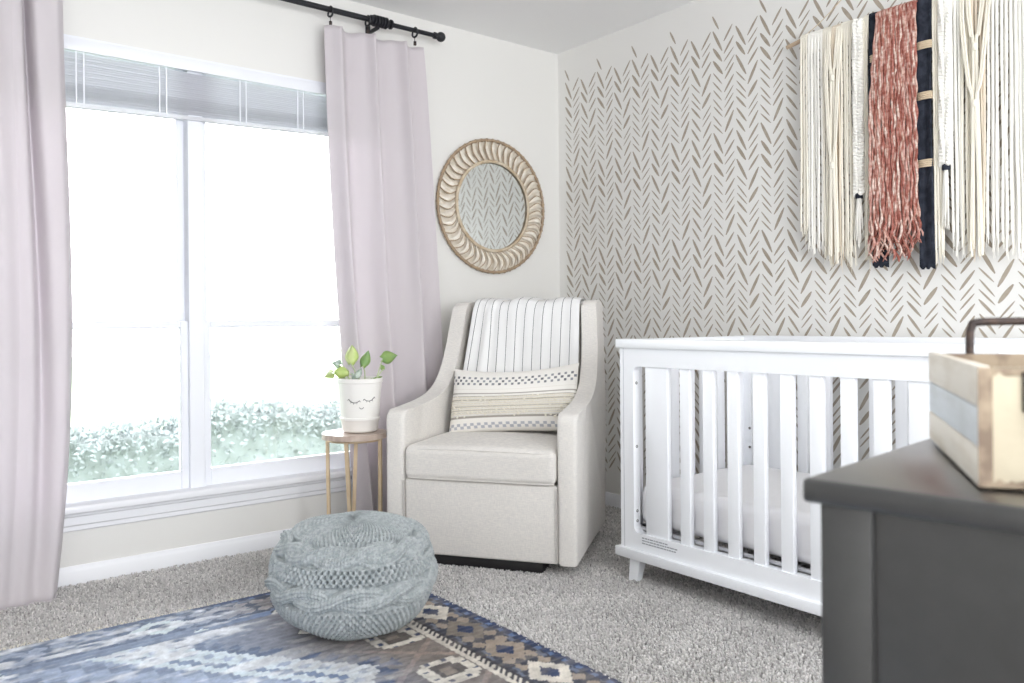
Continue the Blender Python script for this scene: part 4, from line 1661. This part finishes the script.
# local x along the long left side, local -y to the right
def board(nm, x0, x1, y0, y1, z0, z1, m, lab=None, bev=0.0018):
    bm = bmesh.new()
    box(bm, x0, x1, y0, y1, z0, z1, bev, 2)
    o = obj(nm, bm, M[m], crate)
    if lab:
        o['label'] = lab
for yy in (-TKc, -CWD):
    board('side_board', 0.0, CRL, yy, yy + TKc, 0.004, 0.048, 'crate')
    board('side_board', 0.0, CRL, yy + 0.0005, yy + TKc - 0.0008, 0.0490, 0.0950, 'crate_blue', 'pale blue washed board', 0.001)
    board('side_board', 0.0, CRL, yy, yy + TKc, 0.0960, CHT, 'crate')
board('end_board', 0.0, 0.018, -CWD + TKc, -TKc, 0.004, CHT - 0.002, 'crate_tan')
board('end_board', CRL - 0.018, CRL, -CWD + TKc, -TKc, 0.004, CHT - 0.002, 'crate_worn', 'worn brown end')
board('bottom_board', 0.018, CRL - 0.018, -CWD + TKc, -TKc, 0.0, 0.012, 'crate_worn')
board('corner_batten', -0.0015, 0.0, -0.0150, -0.0002, 0.004, CHT - 0.001, 'crate_worn', None, 0.0)
wr_ = random.Random(8)
bm = bmesh.new()
for zlo, sgn in ((0.004, 1), (CHT - 0.002, -1)):
    ys_ = [-0.016 - (CWD - 0.032) * k / 44 for k in range(45)]
    edge_ = [(y, zlo + sgn * (0.004 + wr_.uniform(0.0, 0.007))) for y in ys_]
    poly_ = [(ys_[0], zlo)] + edge_ + [(ys_[-1], zlo)]
    prism(bm, poly_, 'X', -0.0006, 0.0002)
o = obj('worn_edge', bm, M['crate_worn'], crate, smooth=False)
o['label'] = 'brown worn edge of the crate end'
for lx, sg, up in ((CRL + 0.004, 1, True), (-0.004, -1, False)):
    bm = bmesh.new()
    ya, yb = -0.060, -CWD + 0.060
    if up:
        pts = spline([(lx, ya, CHT - 0.055), (lx, ya, CHT + 0.020), (lx, ya - 0.003, CHT + 0.040), (lx, ya - 0.014, CHT + 0.048), (lx, (ya + yb) / 2, CHT + 0.049), (lx, yb + 0.014, CHT + 0.048), (lx, yb + 0.003, CHT + 0.040), (lx, yb, CHT + 0.020), (lx, yb, CHT - 0.055)], 6)
        tube(bm, pts, 0.0062, 10)
        for yk in (ya, yb):
            box(bm, lx - 0.010, lx - 0.001, yk - 0.012, yk + 0.012, CHT - 0.06, CHT - 0.002, 0.002)
    else:
        ya, yb = -0.052, -CWD + 0.052
        for yk in (ya, yb):
            box(bm, lx, lx + 0.0045, yk - 0.013, yk + 0.007, CHT - 0.052, CHT - 0.006, 0.0015)
            tube(bm, [(lx - 0.002, yk - 0.01, CHT - 0.02), (lx - 0.004, yk - 0.01, CHT - 0.045)], 0.004, 8)
        tube(bm, spline([(lx - 0.006, ya - 0.012, CHT - 0.022), (lx - 0.012, ya - 0.014, CHT - 0.060), (lx - 0.013, ya - 0.030, CHT - 0.072), (lx - 0.013, (ya + yb) / 2, CHT - 0.073), (lx - 0.013, yb + 0.030, CHT - 0.072), (lx - 0.012, yb + 0.004, CHT - 0.060), (lx - 0.006, yb + 0.002, CHT - 0.022)], 6), 0.005, 8)
    obj('iron_handle', bm, M['iron'], crate)

# ------------------------------------------------------------------ macrame wall hanging
MYC = -1.938
mac = thing('wall_hanging', 'yarn wall hanging with rust fringe between navy strips above the crib', 'wall hanging', (0, MYC, 2.095))
MO = (0, MYC, 2.095)
DZ = 2.096
DX = -0.045
bm = bmesh.new()
dp = [(DX, -1.462, DZ - 0.016), (DX, -1.50, DZ - 0.010), (DX, -1.56, DZ - 0.002), (DX, -1.75, DZ), (DX, -2.10, DZ), (DX, -2.40, DZ + 0.002)]
tube(bm, spline(dp, 5), 0.0085, 10)
part_abs('dowel', bm, M['driftwood'], mac, MO)
bm = bmesh.new()
tube(bm, spline([(DX, -1.525, DZ), (DX + 0.010, -1.60, DZ + 0.045), (DX + 0.03, MYC, DZ + 0.24), (DX + 0.010, -2.30, DZ + 0.045), (DX, -2.37, DZ)], 10), 0.0016, 6)
tube(bm, [(DX + 0.03, MYC, DZ + 0.24), (0.0, MYC, DZ + 0.245)], 0.003, 6)
part_abs('hanging_cord', bm, M['twine'], mac, MO)
mr = random.Random(17)


def strands(name, m, ya, yb, n, zb, r_, jitter=0.045, wav=0.003, x0=-0.055, layers=2, label=None, tips=True, tint=None, knots=True, ztop=None):
    bm = bmesh.new()
    zt = ztop or DZ
    for i in range(n):
        f = (i + 0.5) / n
        y = ya + (yb - ya) * f
        x = x0 + 0.008 * ((i % layers) - (layers - 1) / 2) + mr.uniform(-0.002, 0.002)
        if ztop is None:
            pts = [(DX + 0.011, y, DZ - 0.004), (DX, y, DZ + 0.0105 + r_ * 0.3), (DX - 0.012, y, DZ - 0.004)]
        else:
            pts = []
        L_ = zt - zb - mr.uniform(-jitter, jitter)
        k = 12
        ph, am = mr.uniform(0, 6), mr.uniform(0.3, 1)
        dr_ = mr.uniform(-0.008, 0.008)
        for j in range(1, k + 1):
            s = j / k
            pts.append((x + wav * am * math.sin(s * 7 + ph) * s, y + dr_ * s + wav * am * math.sin(s * 9 + ph * 2) * s, zt - 0.015 - (L_ - 0.015) * s))
        rs = [r_ * (1 + 0.12 * math.sin(q * 2.1 + ph)) for q in range(len(pts))]
        if tips:
            rs[-1] = r_ * 0.35
            e = pts[-1]
            for q in range(2):
                a, b_ = mr.uniform(-0.008, 0.008), mr.uniform(-0.004, 0.004)
                tube(bm, [pts[-3], pts[-2], (e[0] + b_, e[1] + a, e[2] - mr.uniform(0.0, 0.028))], [r_ * 0.5, r_ * 0.4, r_ * 0.12], 5)
        tube(bm, pts, rs, 6)
    if knots:
        lathe(bm, [(0.0135, yb + 0.001 - MYC + MYC), (0.0135, ya - 0.001)], 14, (DX, 0, 0), 'Y')
        for v in bm.verts:
            pass
    o = part_abs(name, bm, M[m], mac, MO)
    if label:
        o['label'] = label
    return o


def knot_cover(bm, ya, yb):
    pass


def lathe_y_fix():
    pass


# cylinders of knots: lathe on axis Y puts ring in XZ; recentre height
_old_lathe = lathe


def lathe(bm, prof, n=48, c=(0, 0, 0), axis='Z', cap=True, mi=0):
    if axis == 'Y' and len(prof) == 2 and prof[0][0] == 0.0135:
        c = (DX, 0, DZ)
    _old_lathe(bm, prof, n, c, axis, cap, mi)


def braid(ya, zb, w, m='cord_white', name='braid'):
    bm = bmesh.new()
    for s in range(3):
        pts = []
        for j in range(150):
            t_ = j / 149
            z = DZ - (DZ - zb) * t_
            a = t_ * 2 * PI * 17 + s * 2 * PI / 3
            pts.append((-0.062 + w * 0.28 * math.sin(2 * a), ya + w * 0.5 * math.sin(a), z))
        tube(bm, pts, w * 0.33, 7)
    return part_abs(name, bm, M[m], mac, MO)


def vcord(yc, hws, zks, zb, m='cord_cream'):
    """nested V shapes: each pair of cords leaves the dowel apart, meets in a knot and hangs on together"""
    bm = bmesh.new()
    for v_, (hw, zk) in enumerate(zip(hws, zks)):
        for q in range(2):
            for s in (-1, 1):
                off = q * 0.0075
                xk = -0.066 - 0.006 * v_
                pts = [(DX - 0.012, yc + s * (hw + off), DZ), (xk, yc + s * (hw * 0.82 + off), DZ - (DZ - zk) * 0.35),
                       (xk - 0.002, yc + s * (hw * 0.40 + off * 0.8), DZ - (DZ - zk) * 0.80), (xk - 0.004, yc + s * (0.004 + off * 0.3), zk)]
                pts.append((xk, yc + s * (0.007 + off * 0.6), (zk + zb) / 2))
                pts.append((xk, yc + s * (0.010 + off), zb + mr.uniform(-0.03, 0.03)))
                tube(bm, spline(pts, 8), 0.0040, 6)
        t = bmesh.new()
        bmesh.ops.create_icosphere(t, subdivisions=2, radius=0.012)
        merge(bm, t, Matrix.Translation((xk - 0.006, yc, zk)) @ Matrix.Diagonal((0.7, 0.8, 1.2, 1)))
    return part_abs('knotted_cord', bm, M[m], mac, MO)


ZB = 1.20
# from the left end to the right
strands('yarn_bundle', 'cord_cream', -1.532, -1.562, 5, 1.30, 0.0042, 0.03, 0.004)
strands('yarn_bundle', 'cord_white', -1.566, -1.628, 9, 1.24, 0.0048, 0.03)
strands('yarn_bundle', 'cord_cream', -1.630, -1.668, 6, 1.19, 0.0042, 0.03, 0.003)
vcord(-1.676, (0.016, 0.026), (1.90, 1.56), 1.20)
strands('yarn_bundle', 'cord_beige', -1.668, -1.705, 6, 1.18, 0.0042, 0.03, 0.003)
strands('yarn_bundle', 'cord_cream', -1.705, -1.752, 8, 1.20, 0.0042, 0.04, 0.004)
bra = braid(-1.777, 1.435, 0.028)


def tassel(y, ztop, zb, parent):
    bm = bmesh.new()
    for i in range(16):
        a = mr.uniform(0, 2 * PI)
        q = mr.uniform(0, 0.010)
        e = (-0.062 + 1.6 * q * math.cos(a), y + 1.9 * q * math.sin(a), zb + mr.uniform(-0.03, 0.03))
        tube(bm, [(-0.062 + 0.4 * q * math.cos(a), y + 0.5 * q * math.sin(a), ztop), (-0.062 + q * math.cos(a), y + q * math.sin(a), ztop - 0.05), e], [0.004, 0.004, 0.0015], 6)
    part_abs('tassel', bm, M['cord_white'], parent, MO)
    bm = bmesh.new()
    lathe(bm, [(0.012, ztop - 0.004), (0.0135, ztop), (0.0135, ztop + 0.013), (0.012, ztop + 0.017)], 16, (-0.062, y, 0), 'Z')
    part_abs('tassel_tie', bm, M['navy_cloth'], parent, MO)


tassel(-1.777, 1.425, 1.26, bra)
strands('yarn_bundle', 'cord_cream', -1.796, -1.828, 6, 1.18, 0.0042, 0.03, 0.003)


def strip(y0, y1, zb, ties):
    n = 40
    nu2 = 8
    vv, ff = [], []
    for j in range(n + 1):
        s = j / n
        z = DZ + 0.010 - (DZ + 0.010 - zb) * s
        for i in range(nu2 + 1):
            u = i / nu2
            y = y0 + (y1 - y0) * u + 0.004 * math.sin(s * 5)
            xx = -0.058 - 0.004 * math.sin(u * PI * 2 + s * 3)
            zz = z - (0.012 * abs(math.sin(u * 17)) if j == n else 0)
            vv.append((xx - MO[0], y - MO[1], zz - MO[2]))
    ff = gridfaces(nu2 + 1, n + 1)
    o = npmesh('navy_strip', vv, ff, M['navy_cloth'], mac)
    o['label'] = 'navy cloth strip'
    sm = o.modifiers.new('thickness', 'SOLIDIFY')
    sm.thickness = 0.004
    for zt in ties:
        bm = bmesh.new()
        ym = (y0 + y1) / 2
        for k in range(4):
            a = [2 * PI * q / 16 for q in range(16)]
            tube(bm, [(-0.058 + 0.0115 * math.cos(w), ym + abs(y1 - y0) * 0.5 * 0.98 * math.sin(w), zt + k * 0.007) for w in a], 0.0036, 6, closed=True)
        part_abs('twine_tie', bm, M['twine'], o, MO)


strip(-1.822, -1.885, 1.165, [1.925, 1.31])
strip(-1.996, -2.052, 1.150, [1.925, 1.745, 1.505])

# rust and pink slubby yarn, tied over the dowel in front
rcols = [(182, 128, 118), (206, 168, 158), (156, 102, 92), (228, 210, 200), (188, 140, 128), (212, 182, 170)]
allv, allf, allc = [], [], []


def np_tube(pts, rs, n, cols):
    pts = np.array(pts)
    k = len(pts)
    base = len(allv)
    a = np.arange(n) * 2 * PI / n
    for i in range(k):
        for q in range(n):
            allv.append((pts[i][0] + rs[i] * math.cos(a[q]) - MO[0], pts[i][1] + rs[i] * math.sin(a[q]) - MO[1], pts[i][2] - MO[2]))
            allc.append(cols[i])
    for i in range(k - 1):
        for q in range(n):
            allf.append((base + i * n + q, base + i * n + (q + 1) % n, base + (i + 1) * n + (q + 1) % n, base + (i + 1) * n + q))


NS = 62
for i in range(NS):
    f = (i // 2 + 0.5) / (NS / 2)
    layer = i % 2
    y = -1.864 - (2.000 - 1.864) * f
    spread = -0.012 * (f - 0.5)
    zb = 1.19 + mr.uniform(-0.02, 0.07)
    n = 70
    ph = mr.uniform(0, 6)
    cc = mr.choice(rcols)
    c2 = mr.choice(rcols)
    pts, rs, cols = [], [], []
    r0_ = 0.0036 + mr.uniform(-0.0006, 0.001)
    for j in range(n):
        s = j / (n - 1)
        z = DZ + 0.008 - (DZ + 0.008 - zb) * s
        curl = max(0, s - 0.78) * 0.10
        pts.append((-0.072 - 0.011 * layer - (0.004 if s < 0.03 else 0) + (0.022 if j == 0 else 0) + 0.0016 * math.sin(s * 60 + ph) + curl * 0.5 * math.sin(s * 50 + ph) - (0.014 * math.sin(s * 3)), y + spread * s * 2 + 0.022 * (1 - f) * min(1, s * 2.5) + 0.0022 * math.sin(s * 55 + ph) + 0.006 * math.sin(s * 5 + ph) * s + curl * math.cos(s * 42 + ph), z))
        sl = 0.5 + 0.5 * math.sin(s * 47 + ph * 3) * math.sin(s * 23 + ph)
        rs.append(r0_ * (0.85 + 0.55 * sl) * (0.3 if j == n - 1 else 1))
        w = 1 if sl > 0.55 else 0
        a = lin(c2 if w else cc)
        cols.append(a)
    np_tube(pts, rs, 7, cols)
o = npmesh('rust_fringe', allv, allf, M['cord_rust'], mac, attr=np.array(allc))
o['label'] = 'slubby rust and pink yarn fringe'
bm = bmesh.new()
for k in range(30):
    y = -1.864 - 0.136 * (k + 0.5) / 30
    tube(bm, [(DX + 0.014 * math.cos(w), y + 0.001 * math.sin(3 * w), DZ + 0.014 * math.sin(w)) for w in [2 * PI * q / 12 for q in range(12)]], 0.0032, 6, closed=True)
o = part_abs('rust_wrapping', bm, M['cord_rust'], mac, MO)
me_ = o.data
a_ = me_.color_attributes.new('tint', 'FLOAT_COLOR', 'POINT')
cc_ = np.ones((len(me_.vertices), 4), dtype=np.float32)
for i in range(len(me_.vertices)):
    cc_[i, :3] = lin(rcols[(i // 72) % 6])
a_.data.foreach_set('color', cc_.ravel())

strands('yarn_bundle', 'cord_cream', -2.052, -2.078, 6, 1.17, 0.0045, 0.02, 0.001)
bra2 = braid(-2.096, 1.50, 0.030)
tassel(-2.096, 1.485, 1.30, bra2)
strands('yarn_bundle', 'cord_white', -2.112, -2.148, 6, 1.19, 0.0048, 0.03)
strands('yarn_bundle', 'cord_cream', -2.150, -2.180, 5, 1.19, 0.0042, 0.03, 0.003)
vcord(-2.196, (0.022, 0.042), (1.885, 1.690), 1.20)
strands('yarn_bundle', 'cord_beige', -2.180, -2.228, 7, 1.19, 0.0042, 0.03, 0.003)
strands('yarn_bundle', 'cord_white', -2.232, -2.300, 10, 1.19, 0.0046, 0.04, 0.004)
strands('yarn_bundle', 'cord_white', -2.300, -2.345, 7, 1.20, 0.0052, 0.04, 0.005)
strands('yarn_bundle', 'cord_cream', -2.347, -2.375, 5, 1.30, 0.0042, 0.04, 0.004)
